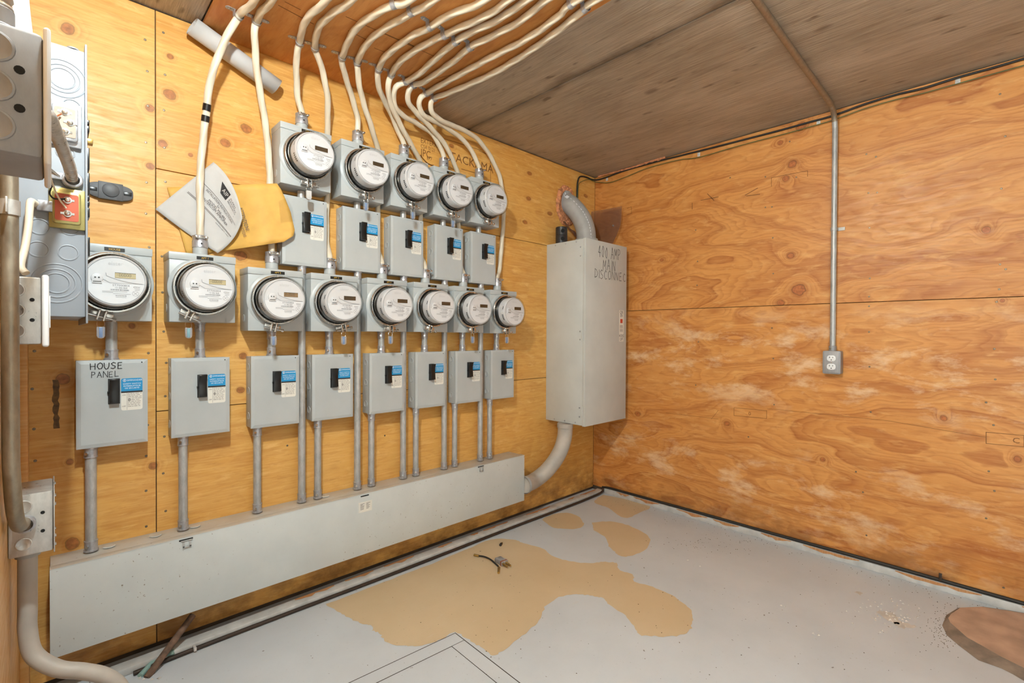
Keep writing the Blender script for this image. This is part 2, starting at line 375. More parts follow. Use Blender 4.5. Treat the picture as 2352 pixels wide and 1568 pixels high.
plain('blue_insert', (52,110,176), .3); plain('teal_insert', (60,160,170), .3); plain('concrete_dark', (86,72,58), .9, var=.3, scale=8); plain('back_wall_paint', (226,224,218), .7)
plain('porcelain', (224,222,214), .3)
def clear(name, tint=(1,1,1), gl=.045, rough=.03):
    t = NT(name); t.t.nodes.remove(t.b)
    tr = t.n('ShaderNodeBsdfTransparent'); tr.inputs[0].default_value = tint+(1,)
    g = t.n('ShaderNodeBsdfGlossy'); g.inputs['Roughness'].default_value = rough
    lw = t.n('ShaderNodeLayerWeight'); fac = t.math('MULTIPLY_ADD', t.math('POWER', lw.outputs['Facing'], 4.0), .75, gl)
    mx = t.n('ShaderNodeMixShader'); nz = t.noise(t.coord(), 20, 2)
    t.l(t.math('MULTIPLY', fac, t.ramp(nz, [(0, .85), (1, 1.)])), mx.inputs[0])
    t.l(tr.outputs[0], mx.inputs[1]); t.l(g.outputs[0], mx.inputs[2]); t.l(mx.outputs[0], t.out.inputs[0]); MAT[name] = t.m
clear('clear_cover', (.93,.93,.92)); clear('clear_brown', (.86,.80,.76), gl=.20, rough=.45); plain('clear_tag', (214,220,228), .2, Alpha=.3)
t = NT('bulb_glow'); e = t.n('ShaderNodeEmission'); e.inputs[0].default_value = LAMP_COLOR; e.inputs[1].default_value = LAMP_STRENGTH
t.l(e.outputs[0], t.out.inputs[0]); t.t.nodes.remove(t.b); MAT['bulb_glow'] = t.m
m = MAT

# ------------------------------------------------------------------ the setting
XC = -2.745; YD = -3.2
JX = -2.4272; Z1 = .795; Z2 = 1.605; ZB = 1.2137
wa = tag(MB().box(XC-.1, .1, .012, .12, -.05, H+.1).build('wall_back', m['concrete_dark'], smooth=0), kind='structure')
wb = tag(MB().box(.012, .12, YD, .012, -.05, H+.1).build('wall_right', m['concrete_dark'], smooth=0), kind='structure')
# left wall; unseen opening added behind the camera lets world light in as fill
OY0, OY1, OZ0, OZ1 = -3.12, -2.10, .35, 2.08
wc = tag(MB().box(XC-.1, XC-.012, OY1, .012, -.05, H+.1).box(XC-.1, XC-.012, YD, OY0, -.05, H+.1).box(XC-.1, XC-.012, OY0, OY1, -.05, OZ0).box(XC-.1, XC-.012, OY0, OY1, OZ1, H+.1).build('wall_left', m['concrete_dark'], smooth=0), kind='structure')
wd = tag(MB().box(XC-.1, .12, YD-.1, YD, -.05, H+.1).build('wall_front', m['back_wall_paint'], smooth=0), kind='structure')
fl = tag(MB().box(XC-.1, .12, YD-.1, .12, -.06, 0).build('floor', m['floor_paint'], smooth=0), kind='structure')
ce = tag(MB().box(XC-.1, .12, YD-.1, .12, H+.022, H+.1).build('ceiling', m['concrete_dark'], smooth=0), kind='structure')
g = .0014
def sheet(x0, x1, z0, z1): return MB().box(x0+g, x1-g, 0, .012, z0+g, z1-g).build('plywood_sheet', m['plywood_yellow'], wa, bevel=.0008, seg=1)
shA = [sheet(XC, JX, .018, H-.002), sheet(JX, 0, Z2, H-.002), sheet(JX, 0, Z1, Z2), sheet(JX, 0, .018, Z1)]
shB = [MB().box(0, .012, YD, 0, ZB+g, H-.002).build('plywood_sheet', m['plywood_orange'], wb, bevel=.0008, seg=1),
       MB().box(0, .012, YD, 0, .03, ZB-g).build('plywood_sheet', m['plywood_orange'], wb, bevel=.0008, seg=1)]
for y0, y1, z0, z1 in ((OY1, 0, .03, H-.002), (OY0, OY1, .03, OZ0), (OY0, OY1, OZ1, H-.002), (YD, OY0, .03, H-.002)):
    MB().box(XC-.012, XC, y0, y1, z0, z1).build('plywood_sheet', m['plywood_left'], wc, bevel=.0008, seg=1)
# ceiling formwork sheets, joint where the dark band runs
xj = on(1450, 118, 2, H)[0]
for x0, x1 in ((XC-.05, -2.30), (-2.30, xj), (xj, .05)):
    MB().box(x0+.002, x1-.002, YD, .012, H+.002, H+.022).build('formwork_sheet', m['ceiling_formwork'], ce, bevel=.003, seg=1)
# corner batten between left wall and meter wall
tag(MB().box(XC, -2.727, -.10, 0, .0, H).build('trim_1', m['plywood_left'], bevel=.001), kind='structure')
# nails
nail = MB().lathe([(0,.0012),(.0032,.001),(.0040,0)], (0,0,0), (0,-1,0), 10).mesh('nail', m['nail_steel'])
def put_nail(par, p, ax):
    o = obj('nail', nail, par, p)
    if ax == 0: o.rotation_euler = (0, 0, -math.pi/2)
for dx, k in ((-.022, .118), (.022, .121)):
    z = .1
    while z < H-.05:
        x = JX+dx+random.uniform(-.006, .006)
        put_nail(shA[0] if dx < 0 else (shA[1] if z > Z2 else shA[2] if z > Z1 else shA[3]), (x, 0, z), 1); z += k+random.uniform(-.02, .02)
for px, py in [(79,806),(74,893),(78,985),(81,1058),(660,1023),(1182,1052),(884,1000),(1040,1345)]:
    put_nail(shA[3] if px > 360 else shA[0], on(px, py, 1, 0), 1)
for px, py in [(1677,408),(1773,475),(1775,546),(1776,628),(1601,655),(1602,600),(1598,528),(1773,753),(1604,785),(1776,823),(1778,929),(1598,884),(1719,1003),
               (1990,354),(2012,360),(1995,443),(2015,442),(1997,523),(1998,639),(1996,681),(1996,703),(1996,762),(1997,842),(2000,946),(1982,1130),(1990,1229),(1966,1083),
               (2297,216),(2309,313),(2300,433),(2297,607),(2310,618),(2295,664),(2289,693),(2284,801),(2286,871),(2265,924),(2282,976),(2271,1082),(2284,1127),(2265,1190),(2305,1349),
               (1814,325),(1829,407),(1758,406),(1758,476)]:
    p = on(px, py, 0, 0); put_nail(shB[0] if p.z > ZB else shB[1], p, 0)
# printed stamps on the sheets
def fnA(o, sx=1): return lambda a, b: (o[0]+a, -.0004, o[2]+b)
def fnB(o): return lambda a, b: (-.0004, o[1]-a, o[2]+b)
mb = MB(); p = on(1085, 375, 1, 0); add_text(mb, 'TACKAMA', .062, fnA(p), xs=1.0)
mb.build('stamp_lettering', m['stamp_ink'], shA[1], smooth=0)
mb = MB()
for s, px, py, z in (('EXTERIOR',966,322,.034),('CSA 0121',966,335,.026),('JPC',966,350,.05),('677',980,362,.026)):
    add_text(mb, s, z, fnA(on(px, py, 1, 0)), align='LEFT', xs=.8)
stroke(mb, [(a*.03, (a-2)**2*.008) for a in (0,.5,1,1.5,2,2.5)], .006, fnA(on(966, 372, 1, 0)))
for q in (((1018,318),(1105,345)),((1100,346),(1128,358)),((1126,372),(1127,418)),((1060,388),(1095,398))):
    a, b = on(*q[0], 1, 0), on(*q[1], 1, 0); stroke(mb, [(a[0], a[2]), (b[0], b[2])], .003, lambda u, v: (u, -.0004, v))
mb.build('stamp_lettering', m['stamp_ink'], shA[1], smooth=0)
mb = MB()
def rectB(mb, x0, y0, x1, y1, wd=.0022):
    P = [on(x0, y0, 0, 0), on(x1, y0+(x1-x0)*.09, 0, 0), on(x1, y1+(x1-x0)*.09, 0, 0), on(x0, y1, 0, 0)]
    stroke(mb, [(q[1], q[2]) for q in P+P[:1]], wd, lambda u, v: (-.0004, u, v))
rectB(mb, 1686, 936, 1761, 954); rectB(mb, 2265, 992, 2352, 1018)
add_text(mb, '0', .028, fnB(on(1722, 950, 0, 0))); add_text(mb, 'C', .03, fnB(on(2334, 1012, 0, 0)))
for q in (((1762,938),(2040,966)),((2040,966),(2264,1004)),((1530,948),(1650,962)),((1634,962),(1650,942))):
    a, b = on(*q[0], 0, 0), on(*q[1], 0, 0); stroke(mb, [(a[1], a[2]), (b[1], b[2])], .0016, lambda u, v: (-.0004, u, v))
mb.build('stamp_lettering', m['stamp_ink'], shB[1], smooth=0)
mb = MB()
for q in (((1440,478),(1450,475),(1451,490),(1440,493)),((1772,428),(1772,408),(1855,392),(1855,405))):
    P = [on(a, b, 0, 0) for a, b in q]; stroke(mb, [(c[1], c[2]) for c in P], .0024, lambda u, v: (-.0004, u, v))
for q in (((1610,460),(1650,452)),((1625,445),(1640,460)),((1712,448),(1740,432)),((1715,450),(1745,446)),((1590,466),(1590,480))):
    P = [on(a, b, 0, 0) for a, b in q]; stroke(mb, [(c[1], c[2]) for c in P], .004, lambda u, v: (-.0004, u, v))
mb.build('stamp_lettering', m['stamp_ink'], shB[0], smooth=0)
# dark scorch marks on the sheet beside the house switch
mb = MB(); a = on(121, 872, 1, 0); b = on(136, 983, 1, 0)
rng = random.Random(3); N = 14
L = [(a[0]+rng.uniform(-.002, .003), a[2]+(b[2]-a[2])*i/N) for i in range(N+1)]; R_ = [(b[0]+rng.uniform(-.003, .002), a[2]+(b[2]-a[2])*i/N) for i in range(N+1)]
mb.flat(L+R_[::-1], lambda u, v: (u, -.0003, v)); mb.build('scorch_mark', m['scorch'], shA[0], smooth=0)

# trims along the floor
tr = tag(MB().box(-2.60, -.02, -.098, -.052, 0, .024).build('trim_2', m['trim_paint'], bevel=.004), kind='structure')
rng = random.Random(5); x = -2.0
while x < -.1:
    L = rng.uniform(.05, .22); y0 = -.052-rng.uniform(.0, .006)
    n = 8; top = [(x+L*i/n, y0) for i in range(n+1)]; bot = [(x+L*i/n, y0-.008-rng.uniform(0, .016)*math.sin(math.pi*i/n)) for i in range(n+1)]
    MB().flat(top+bot[::-1], lambda u, v: (u, v, .0246)).build('bare_wood', m['rough_trim'], tr, smooth=0)
    x += L+rng.uniform(.03, .18)
tr = tag(MB().box(-.014, -.0005, YD, -.10, 0, .034).build('trim_3', m['trim_paint'], bevel=.003), kind='structure')
y = -.2
while y > -2.2:
    L = rng.uniform(.08, .3); n = 8; z1 = .033
    top = [(y-L*i/n, z1) for i in range(n+1)]; bot = [(y-L*i/n, z1-.004-rng.uniform(.002, .016)*math.sin(math.pi*i/n)) for i in range(n+1)]
    MB().flat(top+bot[::-1], lambda u, v: (-.0146, u, v)).build('bare_wood', m['rough_trim'], tr, smooth=0)
    y -= L+rng.uniform(.02, .15)

# floor stains
def jag(px, seed, amt=.004, k=5):
    P = [on(a, b, 2, 0) for a, b in px]; rng = random.Random(seed); P = smooth_path(P+P[:1], k)[:-1]
    return [(q.x+rng.uniform(-amt, amt), q.y+rng.uniform(-amt, amt)) for q in P]
stains = [[(747,1388),(865,1343),(950,1311),(1050,1271),(1127,1239),(1184,1240),(1203,1248),(1246,1259),(1262,1273),(1287,1284),(1318,1290),(1358,1293),(1385,1290),(1417,1293),(1421,1307),
  (1455,1321),(1456,1335),(1498,1347),(1542,1366),(1570,1386),(1588,1404),(1591,1428),(1582,1450),(1545,1461),(1505,1461),(1467,1456),(1456,1438),(1436,1413),(1399,1388),(1385,1374),
  (1361,1369),(1330,1364),(1299,1368),(1276,1375),(1252,1394),(1237,1425),(1209,1453),(1162,1488),(1134,1506),(1119,1498),(1100,1483),(1072,1466),(1047,1452),(1015,1466),(977,1481),(940,1484),(902,1481),(880,1467),
  (874,1456),(856,1447),(856,1436),(842,1434),(805,1421),(779,1407)],
 [(1361,1200),(1399,1197),(1436,1204),(1470,1218),(1489,1232),(1493,1245),(1480,1264),(1452,1275),(1428,1278),(1411,1267),(1399,1254),(1389,1232),(1364,1217)],
 [(1245,1194),(1256,1186),(1293,1177),(1324,1183),(1338,1197),(1340,1208),(1324,1214),(1287,1214),(1265,1209)],
 [(1386,1136),(1442,1147),(1492,1162),(1473,1176),(1433,1189),(1399,1167),(1364,1153)]]
for i, s in enumerate(stains):
    mb = MB().flat(jag(s, i), lambda u, v: (u, v, .0006)); mb.build('brown_stain', m['floor_stain'], fl, smooth=0)
for i, sm_ in enumerate(([(2010,1402),(2040,1405),(2062,1418),(2068,1432),(2050,1430),(2030,1418)], [(2050,1428),(2085,1432),(2110,1440),(2070,1442)], [(1960,1358),(1980,1360),(1975,1366)])):
    MB().flat(jag(sm_, 40+i, .006, 6), lambda u, v: (u, v, .0007)).build('plaster_smear', m['paint_chip'], fl, smooth=0)
# hatch in the floor
hc = on(1046, 1453, 2, 0); hl = on(805, 1566, 2, 0); hr = on(1195, 1568, 2, 0)
du = (hl-hc).normalized(); dv = (hr-hc).normalized()
hat = tag(obj('floor_hatch', None, None, hc), kind='structure'); hat['label'] = 'painted access hatch with dark joint lines set in the grey floor'
def hf(u, v, w): q = du*u + dv*v; return (q.x, q.y, w)
def hbox(name, u0, u1, v0, v1, w, mt): return MB().prism([(u0,v0),(u1,v0),(u1,v1),(u0,v1)], hf, .0002, w).build(name, mt, hat, smooth=0)
hbox('joint', 0, 1.0, 0, .85, .0009, m['brown_cable'])
hbox('frame_bar', .0035, .9965, .0035, .0535, .0014, m['floor_paint']); hbox('frame_bar', .0035, .0525, .056, .8465, .0013, m['floor_paint'])
hbox('lid', .0555, .947, .057, .797, .0015, m['floor_paint']); hbox('frame_bar', .951, .995, .056, .845, .0013, m['floor_paint']); hbox('frame_bar', .0545, .947, .801, .845, .0014, m['floor_paint'])
# sump cover in the floor by the outlet wall
top = [(2178,1426),(2184,1417),(2206,1402),(2255,1400),(2352,1415),(2430,1432),(2480,1480),(2460,1560),(2400,1566),(2352,1542),(2300,1516),(2262,1494),(2221,1471),(2182,1436)]
out = [(2164,1436),(2174,1412),(2200,1396),(2258,1393),(2360,1408),(2446,1424),(2505,1480),(2480,1590),(2400,1592),(2326,1548),(2300,1535),(2247,1516),(2202,1482),(2175,1459)]
P1 = [on(a, b, 2, 0) for a, b in top]; P2 = [on(a, b, 2, 0) for a, b in out]
sump = thing('sump_cover', (0, 0, 0), 'brown clay-coloured drain cover with dark worn rim set in the floor', 'drain cover')
MB().flat([(q.x, q.y) for q in P1], lambda u, v: (u, v, .012)).build('cover_top', m['sump_clay'], sump, smooth=0)
n = len(P1); MB().add([(q.x, q.y, .012) for q in P1]+[(q.x, q.y, .0005) for q in P2], [(i, (i+1) % n, n+(i+1) % n, n+i) for i in range(n)]).build('rim', m['sump_rim'], sump, smooth=0)

# plywood board under the ceiling that carries the cables
ZBd = H-.014
brd = thing('ceiling_board', (0, 0, 0), 'orange plywood board screwed under the ceiling above the meters', 'board')
MB().box(-2.300, -1.400, -1.10, -.002, ZBd, H+.0015).build('board', m['plywood_ceiling_board'], brd, bevel=.001)
mb = MB()
def fnC(o): return lambda a, b: (o[0]+a, o[1]-b, ZBd-.0005)
for (a, b) in (((640,12),(720,55)),((655,4),(690,22)),((795,38),(1000,130)),((800,70),(850,95)),((880,75),(960,110)),((1003,180),(1035,172)),((860,110),(890,122)),((930,95),(950,105))):
    p, q = on(*a, 2, ZBd), on(*b, 2, ZBd); stroke(mb, [(p.x, p.y), (q.x, q.y)], .003, lambda u, v: (u, v, ZBd-.0005))
mb.build('stamp_lines', m['stamp_ink'], brd, smooth=0)

# lamp on the ceiling (out of view) that lights the room
lamp = thing('ceiling_lamp', (LAMP.x, LAMP.y, H+.002), 'bare bulb in a white porcelain holder on the ceiling', 'lamp')
MB().lathe([(0,0),(.055,0),(.055,.012),(.03,.03),(.022,.05),(0,.05)], (0,0,0), (0,0,-1), 24).build('lamp_holder', m['porcelain'], lamp)
zl = LAMP.z-(H+.002)
MB().lathe([(.013,zl+.055),(.016,zl+.04),(.030,zl+.018),(.034,zl),(.030,zl-.016),(.018,zl-.029),(.0005,zl-.034)], (0,0,0), (0,0,1), 20).build('bulb', m['bulb_glow'], lamp)

ORD = ['first','second','third','fourth','fifth','sixth','seventh','eighth']
XL = [-2.545, -2.311, -2.081, -1.860, -1.626, -1.400, -1.173, -.940]
XU = [-1.972, -1.740, -1.517, -1.295, -1.069]
XSL = [-2.5425, -2.3105, -2.0715, -1.8515, -1.607, -1.377, -1.146, -.9115]; XSU = [-1.964, -1.728, -1.5065, -1.2725, -1.051]
XD = [-1.969, -1.737, -1.514, -1.284, -1.052]
ZL = [1.094, 1.094, 1.067, 1.067, 1.068, 1.068, 1.067, 1.064]; ZU = [1.616, 1.617, 1.619, 1.618, 1.620]

# ------------------------------------------------------------------ metering trough (wireway)
wy = thing('wireway', (-1.742, 0, .145), 'long grey metal wiring trough under the row of switches', 'wiring trough')
hw = .942; WT = .394-.145
MB().box(-hw, hw, -.121, 0, .004, WT-.002).build('trough_body', m['grey_trough'], wy, bevel=.0015)
cv = MB().box(-hw-.001, hw+.001, -.125, -.1205, -.002, WT+.001).box(-hw-.001, hw+.001, -.125, -.095, WT-.0015, WT+.0012).build('front_cover', m['grey_trough'], wy, bevel=.001)
def wl(px, py, y=-.1255): p = on(px, py, 1, y); return Vector((p.x+1.742, p.y, p.z-.145))
for px, py in ((429,1243),(1105,1074)):
    p = wl(px, py); c = MB().obox(p+Vector((0,-.001,.004)), Vector((1,0,0)), Vector((0,1,0)), Vector((0,0,1)), .016, .0012, .0018)
    for sgn in (-1, 1): c.obox(p+Vector((sgn*.009,-.004,-.008)), Vector((1,0,0)), Vector((0,1,0)), Vector((0,0,1)), .0028, .001, .0085)
    c.obox(p+Vector((0,-.004,-.015)), Vector((1,0,0)), Vector((0,1,0)), Vector((0,0,1)), .0118, .001, .0025).build('latch', m['galvanised'], wy, bevel=.0005)
    MB().obox(p+Vector((-.002,-.0004,.007)), Vector((1,0,0)), Vector((0,1,0)), Vector((0,0,1)), .019, .0006, .0022).build('latch_slot', m['hole_black'], wy, smooth=0)
p = wl(838, 1138); MB().obox(p, Vector((1,0,0)), Vector((0,1,0)), Vector((0,0,1)), .018, .0006, .0022).build('latch_slot', m['hole_black'], wy, smooth=0)
p = wl(839, 1163); st = MB().obox(p, Vector((1,0,0)), Vector((0,1,0)), Vector((0,0,1)), .030, .0003, .021).build('rating_label', m['sticker_white'], wy, smooth=0)
mb = MB(); rng = random.Random(2)
for k in range(6):
    for s0 in (-.022, .004):
        L = rng.uniform(.010, .019); mb.flat([(p.x+s0, p.z+.013-k*.0045), (p.x+s0+L, p.z+.013-k*.0045), (p.x+s0+L, p.z+.0146-k*.0045), (p.x+s0, p.z+.0146-k*.0045)], lambda u, v: (u, p.y-.0005, v))
mb.build('label_print', m['ink_soft'], st, smooth=0)
for px, py in ((352,1219),(440,1197),(247,1240),(745,1137)):
    q = on(px, py, 2, .395); q.y = min(-.04, max(-.09, q.y)); MB().lathe([(0,.0022),(.014,.0018),(.016,0)], (q.x+1.742, q.y, WT+.0002), (0,0,1), 20).build('knockout', m['grey_trough'], wy)

# ------------------------------------------------------------------ meter sockets, meters
def make_socket():
    s = thing('meter_socket', (0,0,0), 'x', 'meter socket')
    MB().box(-.095, .095, -.100, 0, 0, .214).build('socket_body', m['grey_enamel'], s, bevel=.0025)
    MB().box(-.0962, .0962, -.1035, .0, .203, .227).build('rain_cap', m['grey_enamel'], s, bevel=.002)
    MB().lathe([(.100,0),(.098,.002),(.090,.005),(.086,.006),(.080,.006)], (0,-.100,.113), (0,-1,0), 48).build('raised_flange', m['grey_enamel'], s)
    k = MB().lathe([(0,.0014),(.013,.0012),(.0145,0)], (0,0,0), (-1,0,0), 20).mesh('knockout', m['grey_enamel'])
    obj('knockout', k, s, (-.095, -.05, .045))
    hub = MB().lathe([(.026,0),(.026,.004),(.0220,.006),(.0215,.030),(0,.030)], (0,-.05,.227), (0,0,1), 28).build('hub', m['grey_enamel'], s)
    MB().lathe([(.0,.028),(.0235,.028),(.0235,.050),(.0222,.052),(.0230,.068),(.019,.070),(.0155,.070),(.0155,.060)], (0,-.05,.227), (0,0,1), 28).build('cable_clamp', m['zinc_connector'], hub)
    c = MB().box(-.018, .018, -.077, -.0725, .284, .292).cyl((.014,-.083,.288), (.014,-.074,.288), .0042, n=10).cyl((-.014,-.083,.288), (-.014,-.074,.288), .0042, n=10)
    c.build('clamp_bar', m['bright_steel'], hub, bevel=.0006)
    MB().cyl((0,-.0730,.267), (0,-.0742,.267), .003, n=10).build('clamp_screw', m['meter_dark'], hub)
    return s
def name_plate(s, txt):
    pl = MB().box(-.020, .028, -.1045, -.1034, .2085, .2195).build('name_plate', m['label_black'], s, bevel=.0004, seg=1)
    mb = MB(); add_text(mb, txt, .0085, lambda a, b: (.004+a, -.1048, .214+b)); mb.build('lettering', m['label_gold'], pl, smooth=0)
def make_meter():
    t = thing('electric_meter', (0,0,0), 'x', 'electric meter')
    F = -.0855   # face plane (local y, socket front at 0)
    MB().lathe([(0,.004),(.078,.004),(.078,.030),(.074,.034),(.066,.034)], (0,0,0), (0,-1,0), 48).build('meter_base', m['meter_dark'], t)
    MB().lathe([(.068,.026),(.0725,.030),(.0735,.072),(.0715,.079),(.0700,.0810),(.0690,.0800),(0,.0800)], (0,0,0), (0,-1,0), 48).build('housing', m['meter_white'], t)
    mb = MB()
    for k in range(5):
        a = math.radians(193+k*5.2); a2 = a+math.radians(2.6); ri = .0742
        mb.add([(ri*math.cos(a), -.060, ri*math.sin(a)), (ri*math.cos(a2), -.060, ri*math.sin(a2)), (ri*math.cos(a2), -.070, ri*math.sin(a2)), (ri*math.cos(a), -.070, ri*math.sin(a))], [(0,1,2,3)])
    a = math.radians(160); a2 = math.radians(172); mb.add([(.0742*math.cos(q), -h, .0742*math.sin(q)) for q, h in ((a,.066),(a2,.066),(a2,.070),(a,.070))], [(0,1,2,3)])
    mb.build('vent_slots', m['meter_dark'], t, smooth=0)
    # face: the upper part shell, the lower label
    yf = -.0803
    N = 40
    lab = [(.066*math.cos(math.radians(a)), .066*math.sin(math.radians(a))) for a in np.linspace(186, 354, N)]
    lab += [(.064, -.006), (.020, -.007), (-.012, -.007)]
    lb = MB().flat([(x, z) for x, z in lab], lambda u, v: (u, yf-.0004, v)).build('face_label', m['meter_label'], t, smooth=0)
    mb = MB(); fn = lambda a, b: (a, yf-.0008, b)
    add_text(mb, 'ST7000804', .0085, fn, .012, -.0125); add_text(mb, '13 386 868', .0062, fn, .012, -.0195); add_text(mb, 'elster', .0075, fn, .048, -.0145)
    rng = random.Random(8); x = -.010
    for x0, x1, z0, z1 in ((-.012,.030,-.0275,-.0235),(-.001,.024,-.0435,-.0405)):
        x = x0
        while x < x1:
            wd_ = rng.choice((.0005,.0009,.0013)); mb.flat([(x,z0),(x+wd_,z0),(x+wd_,z1),(x,z1)], fn); x += wd_+rng.choice((.0006,.0010))
    for zz, x0, x1 in ((-.031,-.030,.026),(-.0342,-.030,-.006),(-.0372,-.006,.034),(-.047,0,.024),(-.020,.042,.056),(-.024,.044,.055)):
        mb.flat([(x0,zz),(x1,zz),(x1,zz+.0009),(x0,zz+.0009)], fn)
    ring = [(.0075*math.cos(2*math.pi*i/20), .0075*math.sin(2*math.pi*i/20)) for i in range(21)]
    stroke(mb, [(.045+a, -.034+b) for a, b in ring], .0005, fn); stroke(mb, [(.0405,-.0385),(.0495,-.0295)], .0006, fn); stroke(mb, [(.0405,-.0295),(.0495,-.0385)], .0006, fn)
    mb.build('label_print', m['print_grey'], lb, smooth=0)
    mb = MB(); circ = [(.0675*math.cos(a), .0675*math.sin(a)) for a in np.linspace(0, 2*math.pi, 61)]
    stroke(mb, circ, .0009, fn)
    stroke(mb, [(-.012,-.0066),(.064,-.0058)], .0008, fn)
    stroke(mb, [(-.022,.022)]+[(-.024+.085*tt, .016-.021*math.sin(tt*math.pi/2)**.8) for tt in np.linspace(.04, 1, 14)], .0008, fn)
    stroke(mb, [(-.012,-.0066),(-.022,.0),(-.030,.004)], .0007, fn)
    mb.build('moulded_line', m['print_grey'], t, smooth=0)
    mb = MB(); add_text(mb, 'elster', .015, fn, 0, .050); mb.build('embossed_lettering', m['lettering_pale'], t, smooth=0)
    # optical port
    op = MB().lathe([(.0135,0),(.0135,.003),(.0115,.0042),(0,.0042)], (-.041,yf,.006), (0,-1,0), 24).box(-.052, -.030, yf-.004, yf, -.009, .000).build('optical_port', m['meter_white'], t, bevel=.0006)
    MB().cyl((-.045,yf-.0046,.007), (-.045,yf-.004,.007), .0021, n=12).cyl((-.037,yf-.0046,.007), (-.037,yf-.004,.007), .0021, n=12).box(-.050, -.032, yf-.0046, yf-.0039, -.0055, -.0035).build('port_eye', m['meter_dark'], op)
    # cover
    MB().lathe([(.0845,.010),(.0835,.016),(.0800,.020),(.0795,.076),(.0775,.0835),(.0735,.0872),(.0,.0882)], (0,0,0), (0,-1,0), 56).build('clear_cover', m['clear_cover'], t)
    MB().lathe([(.0800,.006),(.0880,.004),(.0905,.008),(.0905,.016),(.0880,.0195),(.0835,.0195),(.0825,.016)], (0,0,0), (0,-1,0), 56, close=True).build('sealing_ring', m['bright_steel'], t)
    # clamp at the foot of the ring
    zc = -.0935
    cl = MB().box(-.0275, -.0035, -.017, -.004, zc-.013, zc+.001).box(.0035, .0275, -.017, -.004, zc-.013, zc+.001)
    cl.box(-.0105, -.0045, -.030, -.012, zc-.024, zc+.008).box(.0045, .0105, -.030, -.012, zc-.024, zc+.008)
    cl.build('ring_clamp', m['bright_steel'], t, bevel=.0012)
    MB().cyl((-.030,-.022,zc-.0135), (.030,-.022,zc-.0135), .0034, n=12).cyl((.028,-.022,zc-.0135), (.036,-.022,zc-.0135), .0062, n=6).build('clamp_bolt', m['bright_steel'], t)
    return t
plain('lettering_pale', (206,204,206), .5, var=.02)
def make_seal(kind):
    zc = -.128
    def f(t, sx, insert):
        w_ = MB().tube(smooth_path([(sx-.007,-.024,-.116),(sx-.009,-.026,-.124),(sx-.006,-.026,-.132),(sx,-.026,-.134),(sx+.006,-.026,-.132),(sx+.009,-.026,-.124),(sx+.007,-.024,-.116)], 5), .0006, 6)
        w_.build('seal_wire', m['bright_steel'], t)
        tg = MB().prism([(sx+a, -.150+b) for a, b in ((-.0095,.018),(.0095,.018),(.0095,-.008),(.007,-.014),(0,-.017),(-.007,-.014),(-.0095,-.008))], lambda u, v, w2: (u, w2, v), -.032, -.021).build('seal_tag', m['clear_tag'] if insert != 'paper' else m['paper'], t, bevel=.0015)
        if insert != 'paper':
            MB().box(sx-.0042, sx+.0042, -.0285, -.0245, -.163, -.134).build('seal_insert', m[insert], tg, bevel=.001)
    return f
socket0 = make_socket(); meter0 = make_meter()
def ordl(i, n): return ORD[i]
APT = ['HOUSE','APT 1','APT 2','APT 3','APT 4','APT 5','APT 6','APT 7','APT 8','APT 9','APT 10','APT 11','APT 12']
first = True
specs = [(XL[i], ZL[i], 'L', i) for i in range(8)] + [(XU[i], ZU[i], 'U', i) for i in range(5)]
specs_out = []
for k, (x, z, row, i) in enumerate(specs):
    s = copy_tree(socket0); mt = copy_tree(meter0)
    s.location = (x, 0, z); mt.location = (x, -.106, z+.113)
    name_plate(s, APT[k])
    if k == 0:   # the house socket is fed from behind: no cable hub on top
        for q in [c for c in s.children if c.name.startswith('hub')]:
            for r_ in list(q.children): bpy.data.objects.remove(r_)
            bpy.data.objects.remove(q)
    if row == 'L' and i == 0:
        ls = 'grey meter socket with name plate reading HOUSE beside the breaker panel'; lm = 'clear domed electric meter on the socket marked HOUSE'
    elif row == 'L':
        ls = f'grey meter socket, {ORD[i-1]} after the HOUSE socket in the lower row'; lm = f'clear domed electric meter, {ORD[i-1]} after the HOUSE meter in the lower row'
    else:
        ls = f'grey meter socket in the upper row, {ORD[i]} from the yellow envelope'; lm = f'clear domed electric meter in the upper row, {ORD[i]} from the yellow envelope'
    tag(s, ls, 'meter socket', 'meter sockets'); tag(mt, lm, 'electric meter', 'electric meters')
    # display
    yl = -.0803; lcd = m['lcd_light'] if k < 2 else m['lcd_mid'] if k == 2 else m['lcd_dark']
    d = MB().box(-.002, .046, yl-.0012, yl-.0001, .009, .0245).build('display', lcd, mt, bevel=.0004, seg=1)
    mb = MB(); add_seg(mb, '-00000' if k < 2 else '2r2020', .0085, lambda a, b: (a, yl-.0015, b), .0015, .0135); mb.build('digits', m['lcd_ink'], d, smooth=0)
    mb = MB().flat([(-.002,.0232),(.046,.0232),(.046,.0245),(-.002,.0245)], lambda u, v: (u, yl-.0014, v)); mb.build('display_shade', m['lcd_ink'], d, smooth=0)
    off = {0:-.030,1:-.048,2:-.020,3:.022,5:-.02}.get(k, -.004)
    if k not in (5, 12):
        make_seal(0)(mt, off, 'paper' if k == 8 else 'teal_insert' if k == 1 else 'blue_insert')
    for q in mt.children:
        if k == 3 and q.name.startswith(('ring_clamp', 'clamp_bolt')): q.rotation_euler = (0, math.radians(-13), 0)
        if k in (0, 1, 2, 5) and q.name.startswith(('ring_clamp', 'clamp_bolt')): q.rotation_euler = (0, math.radians({0:16,1:26,2:11,5:14}[k]), 0)
for o in (socket0, meter0):
    for q in list(o.children_recursive)+[o]: bpy.data.objects.remove(q)

